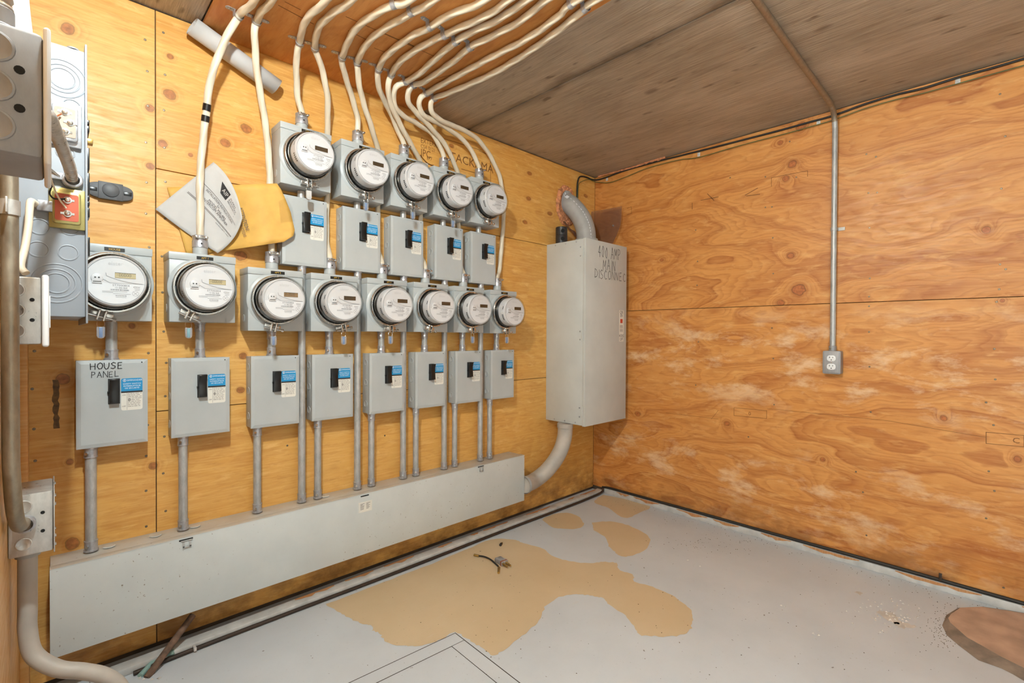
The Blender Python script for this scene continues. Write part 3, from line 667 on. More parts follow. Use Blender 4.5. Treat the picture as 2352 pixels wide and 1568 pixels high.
# ------------------------------------------------------------------ safety switches
def rrect(x0, x1, z0, z1, r, n=5):
    out = []
    for cx, cz, a0 in ((x1-r,z1-r,0),(x0+r,z1-r,90),(x0+r,z0+r,180),(x1-r,z0+r,270)):
        out += [(cx+r*math.cos(math.radians(a0+90*i/n)), cz+r*math.sin(math.radians(a0+90*i/n))) for i in range(n+1)]
    return out
def make_switch():
    s = thing('safety_switch', (0,0,0), 'x', 'safety switch'); hw = .085; hh = .263
    MB().box(-hw+.001, hw-.001, -.056, 0, .001, hh-.001).build('switch_body', m['grey_enamel'], s, bevel=.0015)
    b = .011
    vs = [(-hw,-.054,0),(hw,-.054,0),(hw,-.054,hh),(-hw,-.054,hh),(-hw,-.0655,0),(hw,-.0655,0),(hw,-.0655,hh),(-hw,-.0655,hh),
          (-hw+b,-.068,b),(hw-b,-.068,b),(hw-b,-.068,hh-b),(-hw+b,-.068,hh-b)]
    fs = [(0,1,5,4),(1,2,6,5),(2,3,7,6),(3,0,4,7),(4,5,9,8),(5,6,10,9),(6,7,11,10),(7,4,8,11),(8,9,10,11),(0,3,2,1)]
    MB().add(vs, fs).build('front_cover', m['grey_enamel'], s, smooth=8)
    MB().cyl((.070,-.0665,hh-.009), (.070,-.0690,hh-.009), .0018, n=10).build('cover_hole', m['hole_black'], s)
    kn_ = MB().lathe([(0,.0010),(.011,.001),(.012,.0016),(.0135,.0014),(.0142,0)], (0,0,0), (-1,0,0), 20).mesh('knockout', m['grey_enamel'])
    for z in (.042, .135, .222): obj('knockout', kn_, s, (-hw+.001, -.030, z))
    # handle: recess plate and moulded rocker
    MB().box(-.0125, .0160, -.0695, -.066, .128, .206).build('handle_recess', m['black_plastic'], s, bevel=.0006)
    prof = [(-.068,.130),(-.0860,.132),(-.0840,.150),(-.0815,.168),(-.0815,.184),(-.0870,.199),(-.0900,.2035),(-.0880,.2065),(-.0740,.2040),(-.068,.202)]
    MB().prism(prof, lambda u, v, w_: (w_, u, v), -.0105, .0135).box(-.0145, -.0105, -.076, -.069, .160, .168).build('handle', m['black_plastic'], s, bevel=.0012)
    # sticker
    yy = -.0684; x0, x1 = .0185, .0715
    wh = MB().flat(rrect(x0, x1, .1055, .2050, .006), lambda u, v: (u, yy, v)).build('rating_sticker', m['sticker_white'], s, smooth=0)
    bl = [q for q in rrect(x0, x1, .165, .2050, .006) if q[1] > .18] ; bl = bl + [(x0, .1650), (x1, .1650)]
    MB().flat(bl, lambda u, v: (u, yy-.0002, v)).build('sticker_band', m['sticker_blue'], wh, smooth=0)
    MB().flat([(x0,.1600),(x1,.1600),(x1,.1650),(x0,.1650)], lambda u, v: (u, yy-.0002, v)).build('sticker_strip', m['ink_black'], wh, smooth=0)
    mb = MB(); fn = lambda a, b_: (a, yy-.0005, b_)
    add_text(mb, 'COMMANDER', .0068, fn, .0490, .1985, xs=1.02)
    ring = [(.0270+.0036*math.cos(math.radians(a)), .1985+.0036*math.sin(math.radians(a))) for a in range(50, 320, 15)]; stroke(mb, ring, .0016, fn)
    ring = [(.0278+.0016*math.cos(math.radians(a)), .1985+.0016*math.sin(math.radians(a))) for a in range(60, 310, 25)]; stroke(mb, ring, .0010, fn)
    for i, s_ in enumerate(('SAFETY SWITCH', 'INTERRUPTEUR', 'DE SÉCURITÉ')): add_text(mb, s_, .0058, fn, .0455, .1875-i*.0068, xs=1.05)
    mb.build('sticker_lettering', m['print_white'], wh, smooth=0)
    mb = MB(); stroke(mb, [(.0325,.107),(.0325,.1600)], .0005, fn)
    add_text(mb, 'ON', .0055, fn, .0255, .1530); add_text(mb, 'OFF', .0055, fn, .0255, .1180)
    rng = random.Random(4)
    for k in range(9):
        z = .1565-k*.0050
        x = .0345
        while x < .066:
            L = rng.uniform(.003, .010); mb.flat([(x,z),(min(x+L,.0695),z),(min(x+L,.0695),z+.0011),(x,z+.0011)], fn); x += L+rng.uniform(.0012, .003)
    stroke(mb, [(.0385+.0028*math.cos(a), .1375+.0028*math.sin(a)) for a in np.linspace(0, 6.28, 14)], .0012, fn)
    mb.build('sticker_print', m['ink_soft'], wh, smooth=0)
    return s
sw0 = make_switch()
ZS = .711; ZSU = 1.322
for k, (x, z, row, i) in enumerate(specs):
    s = copy_tree(sw0); s.location = ((XSL if row == 'L' else XSU)[i], 0, ZS if row == 'L' else ZSU)
    lab = 'grey safety switch box handwritten HOUSE PANEL in black marker' if k == 0 else (f'grey safety switch box, {ORD[i-1]} after the HOUSE PANEL switch' if row == 'L' else
          'grey safety switch box partly covered by the yellow envelope' if i == 0 else f'grey safety switch box under the upper meters, {ORD[i]} from the yellow envelope')
    tag(s, lab, 'safety switch', 'safety switches')
    if k == 0:
        mb = MB(); fn = lambda a, b_: (a, -.0686, b_)
        hand(mb, 'HOUSE', .0185, -.053, .236, .0022, fn, .86); hand(mb, 'PANEL', .0175, -.051, .2115, .0016, fn, .78)
        mb.build('handwriting', m['ink_black'], s, smooth=0)
for q in list(sw0.children_recursive)+[sw0]: bpy.data.objects.remove(q)

# ------------------------------------------------------------------ conduits
def conduit(x, z0, z1, r, label, group, c0=True, c1=True, y=-.045, bottom_cap=None):
    t = thing('conduit', (x, y, z0), label, 'conduit', group); L = z1-z0
    MB().cyl((0,0,.002), (0,0,L-.002), r, n=20).build('tube', m['galvanised'], t)
    for flag, a, b in ((c0, 0, .030), (c1, L, L-.030)):
        if not flag: continue
        s_ = 1 if b > a else -1; R_ = r*1.14
        c = MB().lathe([(r*.9,0),(r*1.3,0),(r*1.3,.005),(R_,.006),(R_,.028),(r*1.19,.0285),(r*1.19,.0315),(r*.98,.032)], (0,0,a), (0,0,s_), 22).build('connector', m['zinc_connector'], t)
        MB().cyl((-R_*.55,-R_*.80,a+s_*.017), (-R_*.72,-R_*1.12,a+s_*.017), .0042, n=10).build('set_screw', m['bright_steel'], c)
    return t
for i in range(8):
    who = 'HOUSE' if i == 0 else f'{ORD[i-1]} meter after HOUSE'
    r = .0146 if i == 0 else .0135
    conduit(XL[i], ZS+.263, ZL[i], r, f'short steel conduit between lower meter and switch, {"under the HOUSE meter" if i == 0 else ORD[i-1]+" after HOUSE"}', 'conduits between lower meters and switches', c1=(i != 0), c0=True)
    conduit(XL[i]-.049 if i < 3 else XL[i]-.046, .396, ZS, .0140 if i == 0 else .0133, f'steel conduit from trough up to the {"HOUSE PANEL switch" if i == 0 else ORD[i-1]+" switch after HOUSE PANEL"}', 'conduits from trough to lower switches')
for i in range(5):
    conduit(XD[i], .396, ZSU, .0136, f'long steel conduit from trough to upper switch, {ORD[i]} from the envelope', 'long conduits from trough to upper switches', y=-.026 if i < 0 else -.045)
    conduit(XU[i], ZSU+.263, ZU[i], .0140, f'very short conduit nipple under the {ORD[i]} upper meter from the envelope', 'conduit nipples under upper meters', c0=False, c1=False)

# ------------------------------------------------------------------ cables
RC = .0113; ZCB = ZBd-RC-.002
cables = [
 ([(640,-60),(585,0),(560,24),(548,37)], [(527,73),(510,107),(493,153),(482,190),(476,239),(471.6,275),(465.5,330),(461,382),(459,428),(460,480),(460,545)], 'L', 1),
 ([(668,-50),(625,0),(600,27),(589.5,50)], [(585,72),(586.5,122),(591,171),(600,226),(609,281),(614,324),(618.6,382),(620,422),(622,500),(623,575)], 'L', 2),
 ([(800,-45),(750,0),(707,40),(692,76),(689,98)], [(682,122),(681,171),(683.5,220),(690,255)], 'U', 0),
 ([(865,-40),(808,0),(769,27),(735,58),(725,89),(723.6,110)], [(733,138),(744,177),(752.6,232),(756,306),(757,400),(757,500),(760,590)], 'L', 3),
 ([(1000,-35),(942,0),(902,12),(859,34),(822,61),(801,92),(789,122),(786,132)], [(787,153),(798,190),(813,239),(821,270),(823,292)], 'U', 1),
 ([(1060,-35),(997,0),(945,30),(896,58),(853,89),(829,122),(821,144)], [(821,159),(825.5,196),(834.7,236),(850,282),(862,321),(869,360),(874,450),(877,560),(879,610)], 'L', 4),
 ([(1160,-30),(1113,0),(1067,21),(1021,40),(991,61),(951,80),(908,110),(881,135),(870,159)], [(867,180),(874.5,214),(896,257),(914,300),(926,326)], 'U', 2),
 ([(1220,-40),(1168,0),(1128,30),(1083,52),(1021,80),(963,110),(920,141),(899,171)], [(892,196),(896,233),(911,269),(930,306),(948,337),(959,364),(970,430),(976,495),(978,557),(978,628)], 'L', 5),
 ([(1260,-30),(1210,0),(1142,46),(1084,73),(1047,95),(1000,135),(960,171),(933,187)], [(911,199),(903.6,220),(908,245),(926.5,266),(960,285),(991,306),(1009,334),(1018,358)], 'U', 3),
 ([(1305,-30),(1255,0),(1194,49),(1112,92),(1080,108),(1037,144),(975,187),(949.5,196)], [(937,214),(939,236),(957,260),(982,285),(1006,312),(1027,340),(1043,373),(1052,420),(1058,500),(1062,570),(1065,640)], 'L', 6),
 ([(1365,-35),(1313,8),(1286,34),(1243,67),(1194,98),(1133,129),(1072,162),(1011,196),(980,214)], [(966,226),(963,245),(975,266),(1006,282),(1040,303),(1070,328),(1089,358),(1098,384)], 'U', 4),
 ([(1410,-40),(1362,4),(1335,27),(1286,67),(1240,101),(1194,132),(1133,168),(1072,196),(1020,217),(997,226)], [(989,239),(994,260),(1018,279),(1061,297),(1095,318),(1122,352),(1141,389),(1151,419),(1157,480),(1154,541),(1147,618),(1146,650)], 'L', 7)]
straps = []
def seglen(P): return [((P[i+1][0]-P[i][0])**2+(P[i+1][1]-P[i][1])**2)**.5 for i in range(len(P)-1)]
for ci, (up, dn, row, idx) in enumerate(cables):
    pts = [on(a, b, 2, ZCB) for a, b in up]
    pts[0] = pts[1] + Vector((0, -.25, 0)); pts[0].z = ZCB
    ys = pts[-1].y; X = (XL if row == 'L' else XU)[idx]; zt = (ZL if row == 'L' else ZU)[idx]+.227
    dl = seglen([up[-1]]+dn); tot = sum(dl); acc = 0
    for k, (a, b) in enumerate(dn):
        acc += dl[k]; s_ = acc/tot
        yb = -.022 if row == 'L' and idx > 2 else -.050
        yy = yb + (ys-yb)*max(0, 1-s_*(1.0 if row == 'U' else 1.7 if idx > 2 else 1.35))**1.6
        pts.append(on(a, b, 1, yy))
    pts[-1] = Vector((X, -.05, zt+.075)); pts.append(Vector((X, -.05, zt+.035)))
    if row == 'L' and idx in (3, 4, 5, 6):
        gx = {3:-1.856, 4:-1.6285, 5:-1.406, 6:-1.182}[idx]
        keep = [p for p in pts if p.z > 1.93]; su = {3:-1.879, 4:-1.643, 5:-1.4215, 6:-1.1875}[idx]; gs = max(gx-.004, su+.0138)
        pts = keep + [Vector((gx-.001, -.0185, 1.875)), Vector((gx, -.0185, 1.835)), Vector((gx, -.0185, 1.65)), Vector((gs, -.018, 1.58)), Vector((gs, -.018, 1.45)), Vector((X, -.036, zt+.10)), Vector((X, -.05, zt+.07)), Vector((X, -.05, zt+.035))]
    path = smooth_path(pts, 9)
    # slow wave of the twisted conductors
    t = MB().tube(path, RC, 16, lobes=3, amp=.085, twist=20)
    dest = ('first meter after HOUSE' if idx == 1 else f'{ORD[idx-1]} lower meter after HOUSE') if row == 'L' else f'{ORD[idx]} upper meter from the envelope'
    o = t.build('power_cable', m['cable_sheath'], smooth=60); tag(o, f'thick white twisted cable from ceiling board to {dest}', 'cable', 'white power cables')
    if ci == 0:
        for py in ((239, 252), (262, 277)):
            q = [p for p in path if p.z < 2.0]
            a = on(474.5, py[0], 1, -.09); b = on(472, py[1], 1, -.09)
            sub = [p for p in path if b.z-.002 < p.z < a.z+.002]
            if len(sub) > 1: MB().tube(sub, RC*1.12, 16, cap=False).build('tape_band', m['tape_black'], o, smooth=60)
    straps.append((ci, pts[len(up)-1], (pts[len(up)-1]-pts[len(up)-2]).normalized()))
extra = [(4,905,10),(5,945,27),(6,989,60),(7,1022,80),(8,1047,95),(9,1080,108),(10,1313,8),(11,1345,18)]
for ci, px, py in extra:
    p = on(px, py, 2, ZCB); up = cables[ci][0]; P = [on(a, b, 2, ZCB) for a, b in up]
    i = min(range(len(P)-1), key=lambda k: ((P[k]+P[k+1])*.5-p).length); straps.append((ci, p, (P[i+1]-P[i]).normalized()))
for k, (ci, p, d) in enumerate(straps):
    d = Vector((d.x, d.y, 0)).normalized(); sx = Vector((d.y, -d.x, 0))
    if sx.x > 0: sx = -sx
    t = thing('cable_strap', (p.x, p.y, ZBd), f'steel strap holding the {ORD[ci] if ci < 8 else ["ninth","tenth","eleventh","twelfth"][ci-8]} cable {"at the board edge" if k < 12 else "further along the board"}', 'cable strap', 'cable straps')
    R_ = RC+.0018; hw = .0085; c = Vector((0, 0, p.z-ZBd)); prof = [sx*R_ + Vector((0,0,-.0005))] + [c + sx*(R_*math.cos(a)) + Vector((0,0,-R_*math.sin(a))) for a in np.linspace(-.1, math.pi+.1, 17)] + [-sx*R_ + Vector((0,0,-.0005))]
    vs = []; fs = []
    for q in prof:
        o_ = (q-c); o_ = Vector((o_.x, o_.y, min(0, o_.z))).normalized()*.0014
        vs += [q-d*hw, q+d*hw, q+d*hw+o_, q-d*hw+o_]
    for i in range(len(prof)-1): fs += [(i*4+j, i*4+(j+1) % 4, i*4+4+(j+1) % 4, i*4+4+j) for j in range(4)]
    fs += [(0,1,2,3), tuple(len(vs)-4+j for j in (3,2,1,0))]
    b = MB().add(vs, fs)
    ears = (1, -1) if ci in (1, 3, 5) and k < 12 else (1,)
    for e_ in ears:
        a0 = sx*(e_*(R_-.001)); n_ = 10
        poly = [(R_-.0015, -hw), (R_+.018, -hw)] + [(R_+.018+hw*math.sin(a), -hw*math.cos(a)) for a in np.linspace(.3, math.pi-.3, 6)] + [(R_+.018, hw), (R_-.0015, hw)]
        b.prism(poly, lambda u, v, w_: tuple(sx*(e_*u) + d*v + Vector((0,0,w_))), -.0018, -.0002)
    b.build('strap_band', m['zinc_connector'], t, smooth=30)
    for e_ in ears:
        q = sx*(e_*(R_+.016)); MB().lathe([(0,.0040),(.0028,.0036),(.0044,.0018)], q, (0,0,-1), 10).build('strap_screw', m['bright_steel'], t)

# ------------------------------------------------------------------ rolled paper, envelope, leaflet
a = on(441, 60, 1, -.045); b = on(630, 197, 1, -.045); ax = (b-a); L = ax.length
rl = thing('paper_roll', tuple(a), 'rolled white paper sheet tucked behind the two left cables', 'paper roll')
x_, y_, d_ = MB().frame(ax); mb = MB(); n = 40; vs = []; turns = 2.2; ns = int(40*turns)
for s_, h in ((0, 0), (1, L*.5), (2, L)):
    for i in range(ns+1):
        th = 2*math.pi*i/40; rr = .033*(1-.0-.22*i/ns); hh = h + (.010*math.sin(th*.5) if s_ == 2 else -.006*math.cos(th) if s_ == 0 else 0) + (.018*(1-i/ns) - .012 if s_ == 2 else 0)
        vs.append(Vector((0,0,0)) + d_*hh + x_*(rr*math.cos(th)) + y_*(rr*math.sin(th)))
fs = [(k*(ns+1)+i, k*(ns+1)+i+1, (k+1)*(ns+1)+i+1, (k+1)*(ns+1)+i) for k in range(2) for i in range(ns)]
o = mb.add(vs, fs).build('rolled_sheet', m['paper'], rl, smooth=50); sm = o.modifiers.new('thickness', 'SOLIDIFY'); sm.thickness = .0006
def patch(cor, yf, nu=24, nv=10, off=0):
    # cor(u,v) -> px,py ; yf(u,v) -> wall distance
    return [[on(*cor(i/nu, j/nv), 1, yf(i/nu, j/nv)+off) for j in range(nv+1)] for i in range(nu+1)]
def patch_mesh(mb, G):
    nu = len(G); nv = len(G[0]); return mb.add([p for r in G for p in r], [(i*nv+j, (i+1)*nv+j, (i+1)*nv+j+1, i*nv+j+1) for i in range(nu-1) for j in range(nv-1)])
def lerp(a, b, t): return (a[0]+(b[0]-a[0])*t, a[1]+(b[1]-a[1])*t)
def env(u, v):
    xr = float(np.interp(v, (0,.06,.25,.5,.8,.93,1), (636,643,655,668,677,673,652))); xl = 384+46*v
    p = lerp((384,430),(642,421),u); q = lerp((430,588),(662,555),u)
    return (xl+(xr-xl)*u, p[1]+(q[1]-p[1])*v)
def envu(px, py):
    v = min(1, max(0, (py-425)/150)); xl = 384+46*v; return min(1, max(0, (px-xl)/(652+20*v-xl)))
def envy(u, v):
    s_ = min(1, max(0, (u-.28)/.55)); s_ = s_*s_*(3-2*s_); return -.008-.080*s_-.006*max(0, u-.85)/.15
en = thing('envelope', (0,0,0), 'yellow manila envelope tucked behind the first white cable', 'envelope')
o = patch_mesh(MB(), patch(env, envy, 30, 10)).build('envelope_sheet', m['manila'], en, smooth=60); q = o.modifiers.new('thickness', 'SOLIDIFY'); q.thickness = .002; q.offset = -1
def envfn(a, b): # a along u, b along v (0..1)
    p = env(a, b); return on(*p, 1, envy(a, b)-.0026)
mb = MB(); v_, f_ = text_geo('ATTENTION!', 1)
def att(cx, cy, L, hgt, txt, ang):
    v_, f_ = text_geo(txt, 1); wd = max(q[0] for q in v_)-min(q[0] for q in v_); ca, sa = math.cos(ang), math.sin(ang); k = L/wd
    vs = []
    for (a, b) in v_:
        px = cx + a*k*ca - b*hgt*sa*-1*0 + b*hgt*sa; py = cy + a*k*sa - b*hgt*ca
        # invert env approx: use plane distance from u
        vs.append(on(px, py, 1, envy(envu(px, py), .5)-.0035))
    mb.add(vs, f_)
att(560, 503, 56, 13, 'ATTENTION!', math.radians(72)); att(556, 525, 40, 10, 'INSTRUCTIONS', math.radians(70))
mb.build('envelope_print', m['ink_soft'], en, smooth=0)
MB().add([on(660,453,1,-.0975), on(672,478,1,-.0975), on(676,508,1,-.0975), on(645,512,1,-.0965), on(640,462,1,-.0965)], [(0,1,2,3,4)]).build('clear_tape', m['clear_cover'], en, smooth=0)
def leaf(u, v):
    # u along text (page right), v down the page
    top = [(490,372),(533,424),(556,500)]; bot = [(357,480),(430,535),(500,581)]
    def q2(P, t): return tuple((1-t)**2*P[0][i] + 2*t*(1-t)*(2*P[1][i]-.5*P[0][i]-.5*P[2][i]) + t*t*P[2][i] for i in (0, 1))
    a = q2(top, u); b = q2(bot, u); p = lerp(a, b, v); k = u*u*4*v*(1-v)*9
    return (p[0]+k, p[1]+k*.6)
def leafy(u, v):
    p = leaf(u, v)
    base = envy(envu(*p), .5)-.0085; curl = .030*max(0, (u-.45)/.55)**2*(1-.5*v) if p[0] > 480 else 0
    return base-curl*.6
lf = thing('leaflet', (0,0,0), 'white printed instruction leaflet tucked between cable and yellow envelope', 'leaflet')
o = patch_mesh(MB(), patch(leaf, leafy, 18, 18)).build('leaflet_sheet', m['paper'], lf, smooth=60); q = o.modifiers.new('thickness', 'SOLIDIFY'); q.thickness = .0012; q.offset = -1
def lfn(a, b): return on(*leaf(a, b), 1, leafy(a, b)-.0016)
mb = MB()
def ltext(s_, cu, cv, L, hgt):
    v_, f_ = text_geo(s_, 1); wd = max(q[0] for q in v_)-min(q[0] for q in v_)
    mb.add([lfn(cu+a*L/wd, cv-b*hgt) for a, b in v_], f_)
ltext('INSTALLATION INSTRUCTIONS', .56, .345, .60, .050); ltext('for', .56, .385, .05, .045); ltext('MODEL MA-485', .57, .425, .36, .055); ltext('INTERCOM AMPLIFIER', .57, .465, .50, .055)
for v0, u0, u1 in ((.305,.15,.92),(.53,.10,.96),(.545,.10,.96),(.25,.82,.83)):
    n = 16; L1 = [lfn(u0+(u1-u0)*i/n, v0) for i in range(n+1)]; L2 = [lfn(u0+(u1-u0)*i/n, v0+.006) for i in range(n+1)]
    mb.add(L1+L2, [(i, i+1, n+2+i, n+1+i) for i in range(n)])
ltext('ISSUED SEPT 1982', .80, .585, .26, .022)
ltext('ALARM', .70, .135, .16, .035); ltext('INDUSTRY', .72, .170, .22, .035); ltext('PRODUCTS', .72, .205, .22, .035)
mb.build('leaflet_print', m['ink_soft'], lf, smooth=0)
mb = MB().add([lfn(.34,.10), lfn(.585,.10), lfn(.575,.225), lfn(.44,.225)], [(0,1,2,3)]); mb.build('logo', m['ink_black'], lf, smooth=0)
mb = MB(); v_, f_ = text_geo('AIP', 1); wd = max(q[0] for q in v_)-min(q[0] for q in v_)
mb.add([on(*leaf(.50+a*.13/wd, .165-b*.085), 1, leafy(.50+a*.13/wd, .165-b*.085)-.0022) for a, b in v_], f_); mb.build('logo_lettering', m['paper'], lf, smooth=0)

# ------------------------------------------------------------------ main disconnect
mx0, mx1, myd, mz0, mz1 = -.487, -.072, -.300, .537, 1.608
md = thing('main_disconnect', (0,0,0), 'tall grey metal cabinet handwritten 400 AMP MAIN DISCONNECT', 'disconnect cabinet')
MB().box(mx0, mx1, myd+.004, 0, mz0, mz1).build('cabinet_body', m['main_box_enamel'], md, bevel=.002)
MB().box(mx0-.0012, mx1+.0012, myd, myd+.004, mz0-.003, mz1+.002).box(mx0-.0016, mx0+.001, myd, myd+.02, mz0-.003, mz1+.002).build('cabinet_door', m['main_box_enamel'], md, bevel=.001)
for z in ((1.50, 1.575), (1.02, 1.09), (.575, .65)):
    p = Vector((mx0-.0016, myd+.028, (z[0]+z[1])/2)); h = MB().box(mx0-.004, mx0, myd+.018, myd+.024, z[0], z[1]).build('hinge', m['main_box_enamel'], md, bevel=.001)
    for zz in (z[0]+.012, z[1]-.012): MB().lathe([(0,.003),(.004,.002),(.005,0)], (mx0, myd+.040, zz), (-1,0,0), 12).build('rivet', m['zinc_connector'], h)
for z in (mz0+.012, mz1-.012):
    for y in (-.07, -.15, -.23): MB().lathe([(0,.003),(.004,.002),(.005,0)], (mx0, y, z), (-1,0,0), 12).build('rivet', m['zinc_connector'], md)
fd = lambda a, b: (a, myd-.0005, b)
def mloc(px, py): p = on(px, py, 1, myd); return p.x, p.z
mb = MB()
for s_, px, py, hp, wdp in (('400 AMP', 1374, 588, 26, 53), ('MAIN', 1385, 619, 24, 31), ('DISCONNEC', 1366, 637, 20, 73)):
    a = mloc(px, py); b = mloc(px+wdp, py); hgt = (mloc(px, py-hp)[1]-a[1])
    tot = sum(.32 if ch == 'I' else .5 if ch == ' ' else .9 for ch in s_)
    hand(mb, s_, hgt, a[0], a[1], .0028, fd, .9, (b[0]-a[0])/(tot*hgt))
mb.build('handwriting', m['ink_black'], md, smooth=0)
a = mloc(1422, 712); b = mloc(1432, 784)
st = MB().flat([(a[0],a[1]),(b[0],a[1]),(b[0],b[1]),(a[0],b[1])], lambda u, v: (u, myd-.0006, v)).build('position_label', m['sticker_white'], md, smooth=0)
mb = MB(); cx = (a[0]+b[0])/2; hh = a[1]-b[1]; fl_ = lambda u, v: (u, myd-.001, v)
for s_, k, z in (('ON',.07,.028),('EN',.17,.028),('HORS',.82,.026),('OFF',.93,.026)): add_text(mb, s_, z, fl_, cx, a[1]-hh*k, xs=.75)
for k in (.48,.515,.55,.60,.635,.67): mb.flat([(cx-.018,a[1]-hh*k),(cx+.016,a[1]-hh*k),(cx+.016,a[1]-hh*k-.0022),(cx-.018,a[1]-hh*k-.0022)], fl_)
mb.build('label_lettering', m['ink_black'], st, smooth=0)
MB().flat([(cx-.013,a[1]-hh*.28),(cx+.013,a[1]-hh*.28),(cx+.013,a[1]-hh*.41),(cx-.013,a[1]-hh*.41)], fl_).build('red_block', m['red_mark'], st, smooth=0)

# elbow on top, through a hole in the wall packed with insulation
pe = [(1285,440,.06),(1298,462,.02),(1312,472,-.035),(1330,493,-.085),(1341,515,-.115),(1346,537,-.13),(1347,552,-.135)]
pth = [on(a, b, 1, y) for a, b, y in pe]; pth[-1].z = mz1+.004
RP = .060
el = thing('upper_elbow', (0,0,0), 'wide grey plastic pipe elbow from wall hole into top of main disconnect', 'pipe elbow')
path = smooth_path(pth, 8); MB().tube(path, RP, 28).build('pipe', m['pvc_grey'], el, smooth=50)
e = path[-1]; MB().lathe([(RP,.045),(RP+.010,.045),(RP+.012,.040),(RP+.012,.001),(0,.001)], (e.x, e.y, mz1), (0,0,1), 28).build('collar', m['pvc_grey'], el)
mb = MB(); rng = random.Random(6)
for k in range(0, len(path)-10, 2):
    p = path[k+6]; tn = (path[k+7]-path[k+5]).normalized(); vw = (Vector(CAM)-p).normalized(); sd = (vw-tn*vw.dot(tn)).normalized(); sd = (sd - .55*tn.cross(sd)).normalized()
    q = p+sd*(RP+.0008); cr = tn.cross(sd); mb.add([q-tn*.006-cr*.0016, q+tn*.006-cr*.0016, q+tn*.006+cr*.0016, q-tn*.006+cr*.0016], [(0,1,2,3)])
    if k == 8: mb.add([q-tn*.014-cr*.010, q+tn*.014-cr*.010, q+tn*.014+cr*.010, q-tn*.014+cr*.010], [(0,1,2,3)])
mb.build('pipe_print', m['print_white'], el, smooth=0)
# putty round the collar
pt = thing('sealing_putty', (e.x, e.y, mz1), 'lumpy white putty around pipe collar on main disconnect', 'putty'); mb = MB()
vs = []; n1, n2 = 36, 8
for i in range(n1):
    th = math.pi*(.55+1.25*i/(n1-1)); rr = RP+.016+.004*math.sin(7*th); tk = (.017+.005*math.sin(5*th)+.003*math.sin(13*th))*(.35+.65*math.sin(math.pi*min(1, max(0, (i+.5)/n1)))**.5)
    c = Vector((rr*math.cos(th), rr*math.sin(th), .012))
    for j in range(n2):
        ph = 2*math.pi*j/n2; vs.append(c + Vector((math.cos(th), math.sin(th), 0))*(tk*math.cos(ph)*.9) + Vector((0,0,1))*max(-.0115, tk*math.sin(ph)))
fs = [(i*n2+j, i*n2+(j+1) % n2, (i+1)*n2+(j+1) % n2, (i+1)*n2+j) for i in range(n1-1) for j in range(n2)]+[tuple(range(n2))[::-1], tuple((n1-1)*n2+j for j in range(n2))]
mb.add(vs, fs).build('putty', m['putty'], pt, smooth=60)
hc_ = on(1299, 473, 1, 0); ins = thing('insulation_plug', (hc_.x, 0, hc_.z), 'ragged pink foam insulation ringing the hole around the upper elbow', 'insulation'); mb = MB(); rng = random.Random(9)
vs = []; n1, n2 = 64, 10
for i in range(n1):
    th = 2*math.pi*i/n1; a_, b_ = .078, .112
    for j in range(n2):
        ph = 2*math.pi*j/n2; tk = .017+rng.uniform(-.005, .006)
        vs.append(Vector(((a_+tk*math.cos(ph))*math.cos(th), -.003-max(-.002, tk*.8*math.sin(ph)), (b_+tk*math.cos(ph))*math.sin(th))))
fs = [(i*n2+j, i*n2+(j+1) % n2, ((i+1) % n1)*n2+(j+1) % n2, ((i+1) % n1)*n2+j) for i in range(n1) for j in range(n2)]
mb.add(vs, fs).build('foam', m['insulation'], ins, smooth=20)
MB().flat([(.072*math.cos(2*math.pi*i/24), .105*math.sin(2*math.pi*i/24)) for i in range(24)], lambda u, v: (u, -.0008, v)).build('hole', m['insulation'], ins, smooth=0)
wr = thing('rusty_wire', (0,0,0), 'rusty brown wire bundle hanging behind the upper elbow', 'wire')
for k in range(3):
    MB().tube(smooth_path([on(1294+k*2,508+k,1,-.012), on(1306+k,522+k*2,1,-.03), on(1318+k,535-k,1,-.05), on(1326,548,1,-.07)], 6), .0045, 8).build('strand', m['rust_wire'], wr)
# black lug standing on the cabinet
q = on(1288, 556, 2, mz1); q = Vector((-.437, -.075, mz1+.002))
lg = thing('splice_lug', tuple(q), 'black cylindrical splice connector standing on main disconnect', 'connector')
MB().lathe([(0,0),(.034,0),(.0355,.002),(.0355,.0495),(.0345,.0515),(.0355,.0535),(.0355,.098),(.033,.101),(0,.101)], (0,0,0), (0,0,1), 28).build('lug_body', m['lug_black'], lg)
for z in (.026, .074):
    d = Vector((-.62, -.78, 0)).normalized(); c = Vector((0, 0, z))
    MB().lathe([(.012,.0358),(.012,.0362),(.0,.0362)], c, d, 16).build('screw_hole', m['hole_black'], lg)
# clear plastic guard leaning between the cabinet and the outlet wall
PX = -.045
def gl(px, py): p = on(px, py, 0, PX); return (p.y, p.z)
poly = [gl(1358,486), gl(1390,481), gl(1428,473), gl(1427,495), gl(1425,517), gl(1416,540), gl(1405,562), gl(1398,590), gl(1350,590)]
gd = thing('clear_guard', (0,0,0), 'smoky clear plastic guard sheet standing behind main disconnect', 'plastic sheet')
MB().prism(poly, lambda u, v, w_: (PX+w_, u, v), 0, .003).build('sheet', m['clear_brown'], gd, smooth=0)
p = on(1408, 518, 0, PX); MB().lathe([(0,.008),(.006,.006),(.008,0)], (PX, p.y, p.z), (-1,0,0), 14).build('knob', m['bright_steel'], gd)
